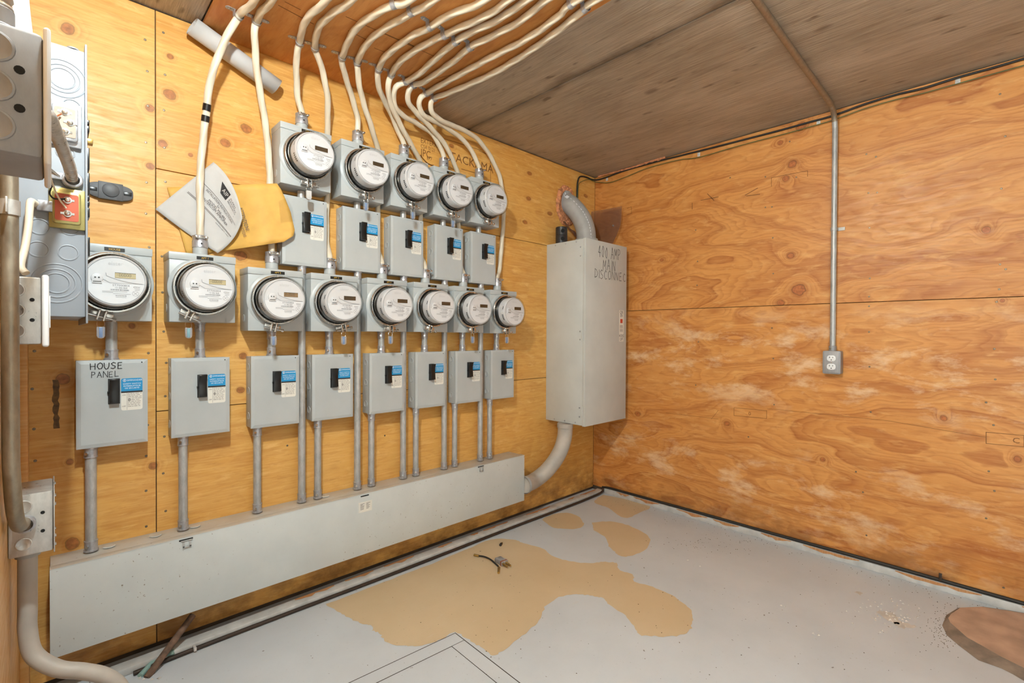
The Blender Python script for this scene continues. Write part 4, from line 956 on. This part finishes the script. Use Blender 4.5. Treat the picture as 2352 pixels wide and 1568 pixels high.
# lower elbow
pl = [(1298,968,-.15),(1297,1000,-.147),(1289,1030,-.138),(1274,1058,-.120),(1252,1084,-.098),(1215,1108,-.075),(1200,1112,-.07)]
pth = [on(a, b, 1, y) for a, b, y in pl]; pth[0].z = mz0-.002; pth[-1] = on(1203, 1114, 0, -.800); pth[-1].x = -.792; pth[-2] = on(1226, 1104, 1, -.078)
le = thing('lower_elbow', (0,0,0), 'off-white plastic pipe elbow from main disconnect down into the trough', 'pipe elbow')
MB().tube(smooth_path(pth, 8), .044, 28).build('pipe', m['pvc_dirty'], le, smooth=50)
MB().lathe([(.047,0),(.047,.026),(.0445,.027)], (pth[0].x, pth[0].y, mz0-.002), (0,0,-1), 28).build('collar', m['pvc_dirty'], le)
MB().lathe([(.048,0),(.048,.016),(.0445,.017)], (-.7985, pth[-1].y, pth[-1].z), (1,0,0), 28).build('collar', m['pvc_grey'], le)

# ------------------------------------------------------------------ outlet wall: outlet, conduit, cables
oc = Vector((0, -1.397, .935))
ot = thing('outlet_box', tuple(oc), 'grey metal outlet box with white duplex receptacle on orange wall', 'outlet')
mb = MB(); mb.prism([(u, v) for u, v in rrect(-.036, .036, -.054, .054, .007)], lambda u, v, w_: (-w_, -u, v), 0, .048); mb.build('box_body', m['cast_grey'], ot, bevel=.002, smooth=40)
MB().prism(rrect(-.031, .031, -.049, .049, .004), lambda u, v, w_: (-w_, -u, v), .0485, .0505).build('face_plate', m['cast_grey'], ot, bevel=.0006)
for dz in (.0195, -.0195):
    sh = [(u, v) for u, v in rrect(-.0175, .0175, dz-.0140, dz+.0140, .0115)]
    rc = MB().prism(sh, lambda u, v, w_: (-w_, -u, v), .0503, .0525).build('receptacle', m['white_plastic'], ot, bevel=.0004)
    s2 = MB()
    for u0, h in ((-.0070, .0045), (.0060, .0036)): s2.box(-.0529, -.0524, -u0-.0013, -u0+.0013, dz+.0035-h+.002, dz+.0035+h)
    s2.cyl((-.0529,0,dz-.0075), (-.0524,0,dz-.0075), .0024, n=10).build('slots', m['hole_black'], rc, smooth=0)
MB().lathe([(0,.0015),(.0026,.001),(.003,0)], (-.0505,0,0), (-1,0,0), 10).build('plate_screw', m['bright_steel'], ot)
RCD = .0117; yc = -1.395
cd = thing('outlet_conduit', (0, yc, .989), 'thin steel conduit rising from the outlet box and across the ceiling', 'conduit')
zb = .989; xw = -.020
pts = [(xw,0,0),(xw,0,.3),(xw,0,.7),(xw,0,H-.14-zb),(xw-.004,0,H-.085-zb),(xw-.03,-.001,H-.040-zb),(xw-.075,-.002,H-.018-zb),(xw-.14,-.003,H-.0135-zb),(-.6,-.008,H-.0135-zb),(-1.2,-.016,H-.0135-zb),(-1.8,-.010,H-.0135-zb),(-2.39,-.005,H-.0135-zb)]
P = smooth_path(pts, 8); cut = next(i for i, p in enumerate(P) if p.x < xw-.01)
MB().tube(P[:cut+1], RCD, 16).build('wall_tube', m['galvanised'], cd, smooth=50); MB().tube(P[cut:], RCD, 16).build('ceiling_tube', m['old_conduit'], cd, smooth=50)
MB().lathe([(.013,.0),(.0155,0),(.0155,.022),(.0135,.023)], (xw,0,0), (0,0,1), 18).build('connector', m['cast_grey'], cd); MB().cyl((xw-.014,.004,.012), (xw-.019,.006,.012), .0042, n=10).build('set_screw', m['bright_steel'], cd)
zs = on(1917, 526, 0, xw).z-zb
sp = MB().lathe([(.0122,-.008),(.0140,-.008),(.0140,.008),(.0122,.008)], (xw,0,zs), (0,0,1), 18, close=True).build('strap', m['galvanised'], cd)
MB().box(-.004, -.0015, -.040, -.012, zs-.008, zs+.008).build('strap_ear', m['clip_white'], sp, bevel=.0008)
# black cable and green wire along the top of the outlet wall
def wire(name, ptsA, ptsB, r, off, mat_, label):
    P = [on(a, b, 1, -off) for a, b in ptsA] + [on(a, b, 0, -off) for a, b in ptsB]
    q = P[-1] + (P[-1]-P[-2]).normalized()*.7; P.append(q)
    o = MB().tube(smooth_path(P, 8), r, 10).build(name, mat_, smooth=60); return tag(o, label, 'cable')
wire('black_cable', [(1326,560),(1325,500),(1325,460),(1326,425),(1330,408),(1338,405),(1350,408),(1359,412)], [(1372,413),(1390,408),(1440,390),(1520,368),(1605,347),(1700,323),(1800,297),(1850,283),(1912,266),(1990,238),(2060,217),(2120,203),(2200,178),(2280,156),(2345,137)], .0048, .0065, m['dark_rubber'], 'black cable clipped along the top edge of the orange wall')
wire('green_wire', [(1328,560),(1327,500),(1327,460),(1329,425),(1338,416),(1352,412),(1361,415)], [(1372,418),(1400,419),(1440,405),(1490,385),(1560,367),(1605,361),(1700,334),(1800,308),(1850,294),(1912,276),(1990,248),(2060,228),(2120,214),(2200,192),(2280,170),(2345,152)], .0020, .0138, m['green_wire'], 'thin green wire running below the black cable on orange wall')
for k, (px, py) in enumerate(((1394,409),(1605,352),(1880,277),(2200,183))):
    p = on(px, py, 0, -.001); c = thing('cable_clip', (0, p.y, p.z), 'white metal clip holding the black cable, ' + ['nearest the corner','second from the corner','beside the thin conduit','beyond the thin conduit'][k], 'cable clip', 'clips on the black cable')
    MB().box(-.0022, -.0003, -.008, .008, -.018, .004).build('tab', m['clip_white'], c, bevel=.0006); MB().lathe([(0,.003),(.003,.002),(.0036,0)], (-.0022,0,-.010), (-1,0,0), 10).build('clip_screw', m['zinc_connector'], c)
# pink insulation poking out under the ceiling
pf = thing('foam_strip', (0,0,0), 'pink foam insulation squeezed out between ceiling and orange wall', 'insulation'); P = [on(a, b, 0, -.004) for a, b in ((1375,408),(1420,396),(1460,385),(1495,373),(1530,362))]
vs = []; rng = random.Random(12); PP = smooth_path(P, 8); n2 = 8
for i, p in enumerate(PP):
    tk = (.006+.016*max(0, (i/len(PP)-.5)))*rng.uniform(.7, 1.2)
    vs += [p+Vector((-.008-tk*.5*math.cos(2*math.pi*j/n2), 0, tk*math.sin(2*math.pi*j/n2)+.006)) for j in range(n2)]
MB().add(vs, [(i*n2+j, i*n2+(j+1) % n2, (i+1)*n2+(j+1) % n2, (i+1)*n2+j) for i in range(len(PP)-1) for j in range(n2)]+[tuple(range(n2)), tuple(len(vs)-n2+j for j in range(n2))]).build('foam', m['insulation'], pf, smooth=20)
# dark cables at the foot of both walls
P = [Vector((-2.50,-.112,.0075))]+[Vector((x, -.1075+.0022*math.sin(x*5), .0075)) for x in np.arange(-2.35, -.12, .15)]+[Vector((-.06,-.105,.012)), Vector((-.022,-.10,.03))]
tag(MB().tube(smooth_path(P, 4), .0068, 10).build('floor_cable', m['brown_cable'], smooth=60), 'dark brown cable lying along the foot of the meter wall', 'cable')
P = [Vector((-.012,-.085,.036))]+[Vector((-.0085, y, .0435+.001*math.sin(y*7))) for y in np.arange(-.15, -3.0, -.2)]
tag(MB().tube(smooth_path(P, 4), .0072, 10).build('skirting_cable', m['dark_rubber'], smooth=60), 'black cable running on the skirting strip under the orange wall', 'cable')
c = thing('cable_clip', tuple(on(447, 1492, 2, .006)), 'small white clip over the brown floor cable', 'cable clip'); MB().box(-.004, .004, -.012, .010, 0, .012).build('tab', m['clip_white'], c, bevel=.0015)
p = on(2160, 1325, 0, -.016); c = thing('cable_clip', tuple(p), 'dark metal clip over the black skirting cable', 'cable clip'); MB().box(-.0015, .0012, -.005, .005, -.016, .016).build('tab', m['brown_cable'], c, bevel=.0005)
# ground rod and mint sleeve under the trough
a = on(337, 1556, 2, .0); b = on(443, 1412, 1, -.06)
tag(MB().tube([a+(b-a)*t_ for t_ in (0,.2,.4,.6,.8,1)], .0105, 12).build('ground_rod', m['rust_rod']), 'rusty ground rod slanting from the floor up behind the trough', 'rod')
p0 = on(322, 1552, 2, .004); p1 = on(362, 1512, 2, .012); p2 = on(400, 1496, 2, .02)
tag(MB().tube(smooth_path([p0, p1, p2], 6), .009, 10).build('mint_sleeve', m['mint'], smooth=60), 'pale mint plastic sleeve lying behind the rusty ground rod', 'sleeve')

# ------------------------------------------------------------------ left wall: conduit, boxes, breaker panel
ep = atz(23.5, 778, .834); XE = max(ep.x, XC+.0125)
ec = thing('left_conduit', (XE, ep.y, 0), 'tarnished steel conduit on the left wall bending into a metal box', 'conduit')
zb_ = .755; yb_ = -.575-ep.y
P = smooth_path([(0,0,H), (0,0,1.6), (0,0,1.1), (0,0,.86), (.001,.004,.80), (.003,.035,.735), (.006,.10,.690), (.010,.18,.672), (.012,yb_,.668)], 8)
MB().tube(P, .0115, 20).build('tube', m['old_conduit'], ec, smooth=50)
MB().lathe([(.0118,0),(.0165,0),(.0165,.022),(.0122,.024)], (.012, yb_-.001, .668), (0,-1,0), 18).build('connector', m['zinc_connector'], ec)
zs = atz(40, 478, .834).z
s_ = MB().lathe([(.0118,-.013),(.0136,-.013),(.0136,.013),(.0118,.013)], (0,0,zs), (0,0,1), 20, close=True).build('strap', m['box_steel'], ec)
MB().box(-.004, -.001, -.034, -.012, zs-.013, zs+.013).build('strap_ear', m['box_steel'], s_, bevel=.0008)
def steel_box(name, y0, y1, z0, z1, x1, label, cat, plate, mat_=None, px=.010, kx=.34):
    t = thing(name, (XC, y0, z0), label, cat); W = y1-y0; Hh = z1-z0; D = x1-XC; mt_ = mat_ or m['box_steel']
    MB().box(0.0005, D, 0, W, 0, Hh).build('box_body', mt_, t, bevel=.004)
    for k in (.20, .50, .80):
        MB().lathe([(0,.0006),(.0105,.0008),(.0115,.0014),(.0130,.0010),(.0135,0)], (D*kx, 0, Hh*k), (0,-1,0), 22).build('knockout', mt_, t)
    for k in (.36, .66): MB().cyl((D*.76,.0002,Hh*k), (D*.76,-.0008,Hh*k), .0035, n=12).build('screw_hole', m['hole_black'], t)
    if plate == 'white':
        MB().box(D, D+px, -.005, W+.005, -.005, Hh+.005).build('cover_plate', m['white_plastic'], t, bevel=.004, seg=3)
        if px > .006: MB().box(D+px, D+px+.0018, W*.36, W*.62, Hh*.25, Hh*.75).build('rocker', m['white_plastic'], t, bevel=.0015)
    else:
        MB().box(D, D+.0022, -.003, W+.003, -.003, Hh+.003).build('cover_plate', mt_, t, bevel=.0006)
        for yy, zz in ((.004,.012),(.004,Hh-.012),(W-.004,.012),(W-.004,Hh-.012),(.004,Hh-.03),(.004,.03)): MB().lathe([(0,.003),(.003,.002),(.0036,0)], (D+.0022, yy, zz), (1,0,0), 10).build('cover_screw', m['bright_steel'], t)
    return t
sbx = steel_box('switch_box', -.73, -.61, 1.036, 1.160, -2.693, 'galvanised switch box with white cover plate below the breaker panel', 'switch box', 'white')
steel_box('near_switch_box', -1.395, -1.305, 1.2085, 1.316, -2.6855, 'dull steel switch box with pale cover plate above the conduit strap', 'switch box', 'white', m['cast_grey'], px=.0050, kx=.50)
jb = steel_box('junction_box', -.585, -.465, .60, .727, -2.678, 'shiny square steel junction box at the foot of the left conduit', 'junction box', 'steel')
# plastic conduit below the junction box
pp = [(64,1286,1.045),(63,1340,1.045),(62,1400,1.045),(62,1450,1.045),(78,1503,1.05),(130,1534,1.06),(190,1541,1.08),(240,1552,1.10),(278,1582,1.12),(297,1650,1.12),(305,1790,1.12)]
P = [atz(*q) for q in pp]; P[0].z = .60; P[0].x = max(P[0].x, XC+.026); P[-1].z = .0
for q in P[1:5]: q.x = max(q.x, XC+.026)
pc = thing('plastic_conduit', (0,0,0), 'dusty grey plastic conduit curving from the junction box to the floor', 'conduit')
MB().tube(smooth_path(P, 8), .0162, 22).build('pipe', m['pvc_dirty'], pc, smooth=50)
MB().lathe([(.0165,.030),(.0205,.030),(.0205,0),(0,0)], (P[0].x, P[0].y, .572), (0,0,1), 22).build('adapter', m['pvc_grey'], pc)

# breaker panel on the left wall: side toward the camera carries transformers
YP = -.575; PX1 = -2.626
pz1 = on(160, 109, 1, YP).z; pz0 = on(160, 727, 1, YP).z; pxl = -2.722
pn = thing('breaker_panel', (PX1, YP, pz0), 'tall grey breaker panel on the left wall with transformers on its side', 'breaker panel'); PH = pz1-pz0
MB().box(XC-PX1+.001, 0, 0, .36, 0, PH).build('panel_body', m['panel_enamel'], pn, bevel=.002)
MB().box(0, .004, -.009, .369, -.014, PH+.014).build('front_trim', m['panel_enamel'], pn, bevel=.0015)
def pl_(px, py, dy=0): p = on(px, py, 1, YP+dy); return Vector((p.x-PX1, dy, p.z-pz0))
for px, py, rs in ((143,180,(.040,.030,.022)),(130,650,(.042,.031,.022)),(165,245,(.016,)),(150,350,(.016,)),(90,520,(.017,)),(160,522,(.017,)),(88,572,(.017,)),(157,580,(.017,)),(85,390,(.016,))):
    p = pl_(px, py)
    b_ = MB()
    for i, r in enumerate(rs): b_.lathe([(r,0),(r,.0010),(r-.0016,.0014),(r-.0028,.0004),(r-.0030,0)], p, (0,-1,0), 32)
    b_.build('knockout', m['panel_enamel'], pn)
for px, y0, y1 in ((0,290,300),(0,303,316),(0,352,400),(0,408,455),(0,459,468),(0,472,480),(0,486,506),(0,551,592)):
    za = on(210, y1, 1, YP+.10).z-pz0; zb2 = on(210, y0, 1, YP+.10).z-pz0
    MB().box(.004, .0105, .06, .11, za, zb2).build('breaker', m['black_plastic'], pn, bevel=.001)
p = on(213, 328, 1, YP+.14); MB().box(.004, .020, .13, .15, p.z-pz0-.006, p.z-pz0+.006).build('latch', m['brass'], pn, bevel=.001)
p = on(168, 114, 1, YP); MB().lathe([(.0,.004),(.010,.004),(.012,0)], (p.x-PX1, .01, PH), (0,0,1), 18).build('bushing', m['zinc_connector'], pn)
def transformer(px0, py0, px1, py1, mt_plate, mt_frame, label, terms):
    a = on(px0, py1, 1, YP); b = on(px1, py0, 1, YP); t = thing('bell_transformer', ((a.x+b.x)/2, YP, (a.z+b.z)/2), label, 'transformer', 'transformers on the breaker panel')
    hx = (b.x-a.x)/2; hz = (b.z-a.z)/2
    MB().box(-hx, hx, -.010, 0, -hz, hz).build('mounting_plate', mt_frame, t, bevel=.002)
    MB().prism(rrect(-hx*.82, hx*.76, -hz*.80, hz*.80, .006), lambda u, v, w_: (u, -w_, v), .010, .020).build('can', mt_frame, t, bevel=.003, smooth=40)
    MB().prism(rrect(-hx*.68, hx*.62, -hz*.66, hz*.66, .004), lambda u, v, w_: (u, -w_, v), .0195, .0212).build('terminal_board', mt_plate, t, smooth=0)
    for ux, uz in terms:
        MB().lathe([(0,.0075),(.0035,.007),(.0046,.005),(.0050,.001),(.0072,.0008),(.0072,0)], (hx*ux, -.0212, hz*uz), (0,-1,0), 12).box(hx*ux-.011, hx*ux+.011, -.0222, -.0212, hz*uz-.0022, hz*uz+.0022).build('terminal_screw', m['bright_steel'], t)
    return t
t1 = transformer(112, 247, 187, 330, m['tan_board'], m['zinc_connector'], 'grey bell transformer with tan terminal board, upper one on panel side', ((-.05,.45),(.28,.02),(-.02,-.42)))
t2 = transformer(112, 441, 195, 522, m['red_board'], m['gold_zinc'], 'brass-coloured bell transformer with red terminal board on panel side', ((.0,.36),(.0,-.30)))
# flexible armoured conduit from the panel to the near box
P = [pl_(166, 415, -.002)+Vector((PX1, YP, pz0)), on(160, 385, 1, YP-.05), on(148, 352, 1, YP-.11), on(136, 322, 1, YP-.18), on(122, 292, 1, YP-.28), atz(100, 262, .66), Vector((-2.712, -1.304, 1.262))]
fx = thing('flexible_conduit', tuple(P[0]), 'ribbed armoured flexible conduit running out from the breaker panel side', 'flexible conduit')
PP = [p-P[0] for p in smooth_path(P, 40)]; L = 0; rad = []
for i, p in enumerate(PP):
    if i: L += (PP[i]-PP[i-1]).length
    rad.append(.0098+.0011*math.sin(2*math.pi*L/.0085))
dense = []; acc = [0]
for i in range(1, len(PP)): acc.append(acc[-1]+(PP[i]-PP[i-1]).length)
tot = acc[-1]; n = int(tot/.0014); j = 0
for i in range(n+1):
    s_ = tot*i/n
    while j < len(acc)-2 and acc[j+1] < s_: j += 1
    dense.append(PP[j].lerp(PP[j+1], (s_-acc[j])/max(1e-9, acc[j+1]-acc[j])))
MB().tube(dense, .01, 14, rad=[.0098+.0012*math.sin(2*math.pi*(tot*i/n)/.0085) for i in range(n+1)]).build('armour', m['box_steel'], fx, smooth=80)
MB().lathe([(.012,.014),(.0165,.014),(.018,.010),(.018,0),(0,0)], (0,.001,0), (0,-1,0), 20).box(-.034, -.012, -.012, -.002, -.004, .010).build('connector', m['zinc_connector'], fx, bevel=.001)
MB().cyl((-.020,-.010,.002), (-.044,-.022,.020), .0026, n=10).cyl((-.044,-.022,.020), (-.047,-.0235,.022), .0055, n=12).build('clamp_screw', m['bright_steel'], fx)
# beige cable looping from the panel into the switch box
a = pl_(92, 474)+Vector((PX1, YP, pz0))
bc = thing('beige_cable', tuple(a), 'flat beige cable looping from panel connector into the switch box', 'cable')
P = [a, on(82, 468, 1, YP-.014), on(71, 462, 1, YP-.028), on(68, 480, 1, YP-.034), on(65, 520, 1, YP-.04), on(58, 565, 1, YP-.05), on(48, 610, 1, YP-.07), Vector((-2.715, -.655, 1.172))]
MB().tube([p-a for p in smooth_path(P, 7)], .0062, 12).build('sheath', m['cable_sheath'], bc, smooth=60)
MB().obox(Vector((.012,-.009,0)), Vector((1,0,0)), Vector((0,1,0)), Vector((0,0,1)), .017, .009, .011).build('connector', m['zinc_connector'], bc, bevel=.002)
# small wires to the transformers
def lw(name, pts, mt_, label):
    P = [on(a_, b_, 1, y) for a_, b_, y in pts]; tag(MB().tube(smooth_path(P, 7), .0016, 8).build(name, mt_, smooth=60), label, 'wire')
lw('white_wire', [(152,478,YP-.027),(135,455,YP-.035),(122,425,YP-.05),(113,395,YP-.08),(108,360,YP-.12)], m['cable_sheath'], 'thin white wire on the red transformer terminals')
lw('blue_wire', [(150,456,YP-.026),(125,456,YP-.03),(114,445,YP-.034),(117,432,YP-.04),(122,420,YP-.05),(113,405,YP-.06),(108,370,YP-.1)], m['black_plastic'], 'thin dark wire on the red transformer terminals')
lw('short_wire', [(140,262,YP-.027),(128,268,YP-.034),(112,276,YP-.04),(100,280,YP-.05)], m['copper'], 'thin stripped wire on the upper grey transformer')
# cables above the near switch box
pA = Vector((-2.692, -1.322, 1.316)); pts = [pA, Vector((-2.700,-1.27,1.36)), Vector((-2.706,-1.22,1.45)), Vector((-2.712,-1.15,1.6)), Vector((-2.72,-1.05,1.9)), Vector((-2.725,-1.0,H))]
tag(MB().tube(smooth_path(pts, 8), .0075, 12).build('box_cable', m['white_plastic'], smooth=60), 'white cable rising from the top of the near switch box', 'cable')
for k, (dx, dy) in enumerate(((-.010, .015), (-.016, .03))):
    pts = [pA+Vector((-.012-.006*k, .006, 0)), pA+Vector((-.012-.007*k, .03, .03)), pA+Vector((-.016-.008*k, .05, .08)), pA+Vector((-.022-.007*k, .06+dy, .16)), pA+Vector((-.034-.006*k, .10, .4)), pA+Vector((-.040-.005*k, .12, H-1.32))]
    tag(MB().tube(smooth_path(pts, 8), .0013, 8).build('bell_wire', m['white_plastic'] if k == 0 else m['pvc_grey'], smooth=60), ['thin white bell wire looping above the near switch box','thin grey bell wire looping above the near switch box'][k], 'wire')
fb = thing('armoured_riser', (-2.7145, -1.352, 1.316), 'ribbed armoured conduit entering the top of the near switch box', 'flexible conduit')
n = 400; LL = H-1.318
MB().tube([(0, .0, .01+LL*i/n*.985) for i in range(n+1)], .0095, 14, rad=[.0095+.0011*math.sin(2*math.pi*LL*i/n/.009) for i in range(n+1)]).build('armour', m['box_steel'], fb, smooth=80)
MB().lathe([(.0,0),(.014,0),(.014,.012),(.011,.014),(.011,.028),(.0098,.029)], (0,0,0), (0,0,1), 18).build('connector', m['cast_grey'], fb)

# grey oval holder on the meter wall
p = on(254, 440, 1, -.012); hd = thing('oval_holder', (p.x, 0, p.z), 'dark grey oval plastic holder fixed beside the breaker panel', 'holder')
ob = [(.056*math.copysign(abs(math.cos(a))**.75, math.cos(a)), .0255*math.copysign(abs(math.sin(a))**.6, math.sin(a))) for a in np.linspace(0, 2*math.pi, 49)[:-1]]
MB().prism(ob, lambda u, v, w_: (u, -w_, v), 0, .016).build('base', m['dark_grey_plastic'], hd, bevel=.002, smooth=40)
MB().box(-.030, .030, -.0205, -.0155, -.0265, .0265).build('centre_plate', m['dark_grey_plastic'], hd, bevel=.001)
MB().lathe([(.021,.0205),(.021,.0235),(.0195,.0245),(0,.0245)], (0,0,.003), (0,-1,0), 28).build('button', m['dark_grey_plastic'], hd)
for s_ in (-1, 1): MB().box(s_*.042-.010, s_*.042+.010, -.0175, -.0155, -.006, .006).build('side_tab', m['black_plastic'], hd, bevel=.001)
mb = MB(); add_text(mb, 'Centurion', .008, lambda a_, b_: (a_, -.0207, -.021+b_)); mb.build('lettering', m['lug_black'], hd, smooth=0)

# ------------------------------------------------------------------ bits on the floor
q = on(1140, 1285, 2, 0); sp = thing('coax_splitter', tuple(q), 'small metal coaxial splitter with short black lead on stained floor', 'splitter')
def fl2(px, py, h=0): return on(px, py, 2, h)-q
a = fl2(1140,1281,.012); b = fl2(1162,1295,.012); d = (b-a).normalized(); s_ = Vector((-d.y, d.x, 0)).normalized()
c = (a+b)*.5; MB().obox(c, d, s_, Vector((0,0,1)), .027, .017, .010).build('splitter_body', m['zinc_connector'], sp, bevel=.003)
for k in (-1, 1):
    e_ = c+d*.027+s_*(k*.009); MB().cyl(e_, e_+d*.022, .0052, n=12).cyl(e_+d*.022, e_+d*.034, .0036, n=10).build('port', m['brass'], sp)
MB().obox(c+d*.020, d, s_, Vector((0,0,1)), .005, .0175, .0105).build('copper_band', m['copper'], sp, bevel=.002)
MB().obox(c+s_*.024+Vector((0,0,-.002)), d, s_, Vector((0,0,1)), .012, .008, .002).obox(c-d*.030+Vector((0,0,-.004)), d, s_, Vector((0,0,1)), .006, .012, .002).build('mounting_ear', m['box_steel'], sp, bevel=.0005)
P = [fl2(1098,1276,.006), fl2(1112,1278,.008), fl2(1126,1284,.009), fl2(1138,1294,.008), fl2(1145,1301,.007), fl2(1146,1306,.006)]
MB().tube(smooth_path(P, 6), .0036, 10).build('lead', m['dark_rubber'], sp)
for a_, b_ in (((1089,1274,.006),(1100,1276.5,.006)), ((1146,1303,.006),(1145,1315,.006))): MB().cyl(fl2(*a_), fl2(*b_), .0055, n=12).build('lead_plug', m['brass'], sp)
q2 = on(1150, 1253, 2, 0); ft = thing('cable_plug', tuple(q2), 'loose dark metal cable plug on the floor beside splitter', 'plug')
MB().cyl((-.006,-.004,.0065), (.006,.003,.0065), .0065, n=12).build('plug_head', m['lug_black'], ft); MB().cyl((.006,.003,.0055), (.018,.010,.0055), .0045, n=12).build('plug_tip', m['brass'], ft)
# crumbs and paint chips (too many and small to count)
rng = random.Random(21); mb = MB()
def crumb(mb, x, y, r):
    k = rng.uniform(0, 3); mb.add([(x+r*math.cos(k), y+r*math.sin(k), .0008), (x+r*math.cos(k+2.1), y+r*math.sin(k+2.1), .0008), (x+r*math.cos(k+4.2), y+r*math.sin(k+4.2), .0008), (x, y, .0008+r*.8)], [(0,1,3),(1,2,3),(2,0,3)])
for _ in range(420):
    if rng.random() < .55: x, y = -abs(rng.gauss(0, .09))-.02, rng.uniform(-2.3, -.2)
    elif rng.random() < .5:
        p = on(rng.gauss(1620, 45), rng.gauss(1250, 14), 2, 0); x, y = p.x, p.y
    else:
        p = on(rng.uniform(700, 2300), rng.uniform(1330, 1560), 2, 0); x, y = p.x, p.y
    if x < -.02: crumb(mb, x, y, rng.choice((.0012, .0018, .0026)))
for _ in range(140):
    p = on(rng.gauss(2165, 25), rng.gauss(1440, 30), 2, 0)
    if p.x < -.02: crumb(mb, p.x, p.y, .002)
o = mb.build('floor_crumbs', m['debris'], smooth=0); tag(o, 'scattered brown crumbs and dirt specks on the grey floor', 'dirt', kind='stuff')
mb = MB()
for _ in range(60):
    p = on(rng.gauss(2040, 40), rng.gauss(1415, 18), 2, 0); crumb(mb, p.x, p.y, rng.choice((.003, .005)))
for px, py in ((1580,1287),(1608,1301),(1794,1391),(1803,1394),(1868,1455),(1880,1459),(330,1560),(322,1557),(350,1560),(366,1558)):
    p = on(px, py, 2, 0); crumb(mb, p.x, p.y, .006)
for _ in range(40):
    p = on(rng.uniform(1850, 2120), rng.uniform(1340, 1540), 2, 0); crumb(mb, p.x, p.y, .002)
o = mb.build('paint_chips', m['paint_chip'], smooth=0); tag(o, 'scattered pale paint chips and plaster dust on the floor', 'paint chips', kind='stuff')
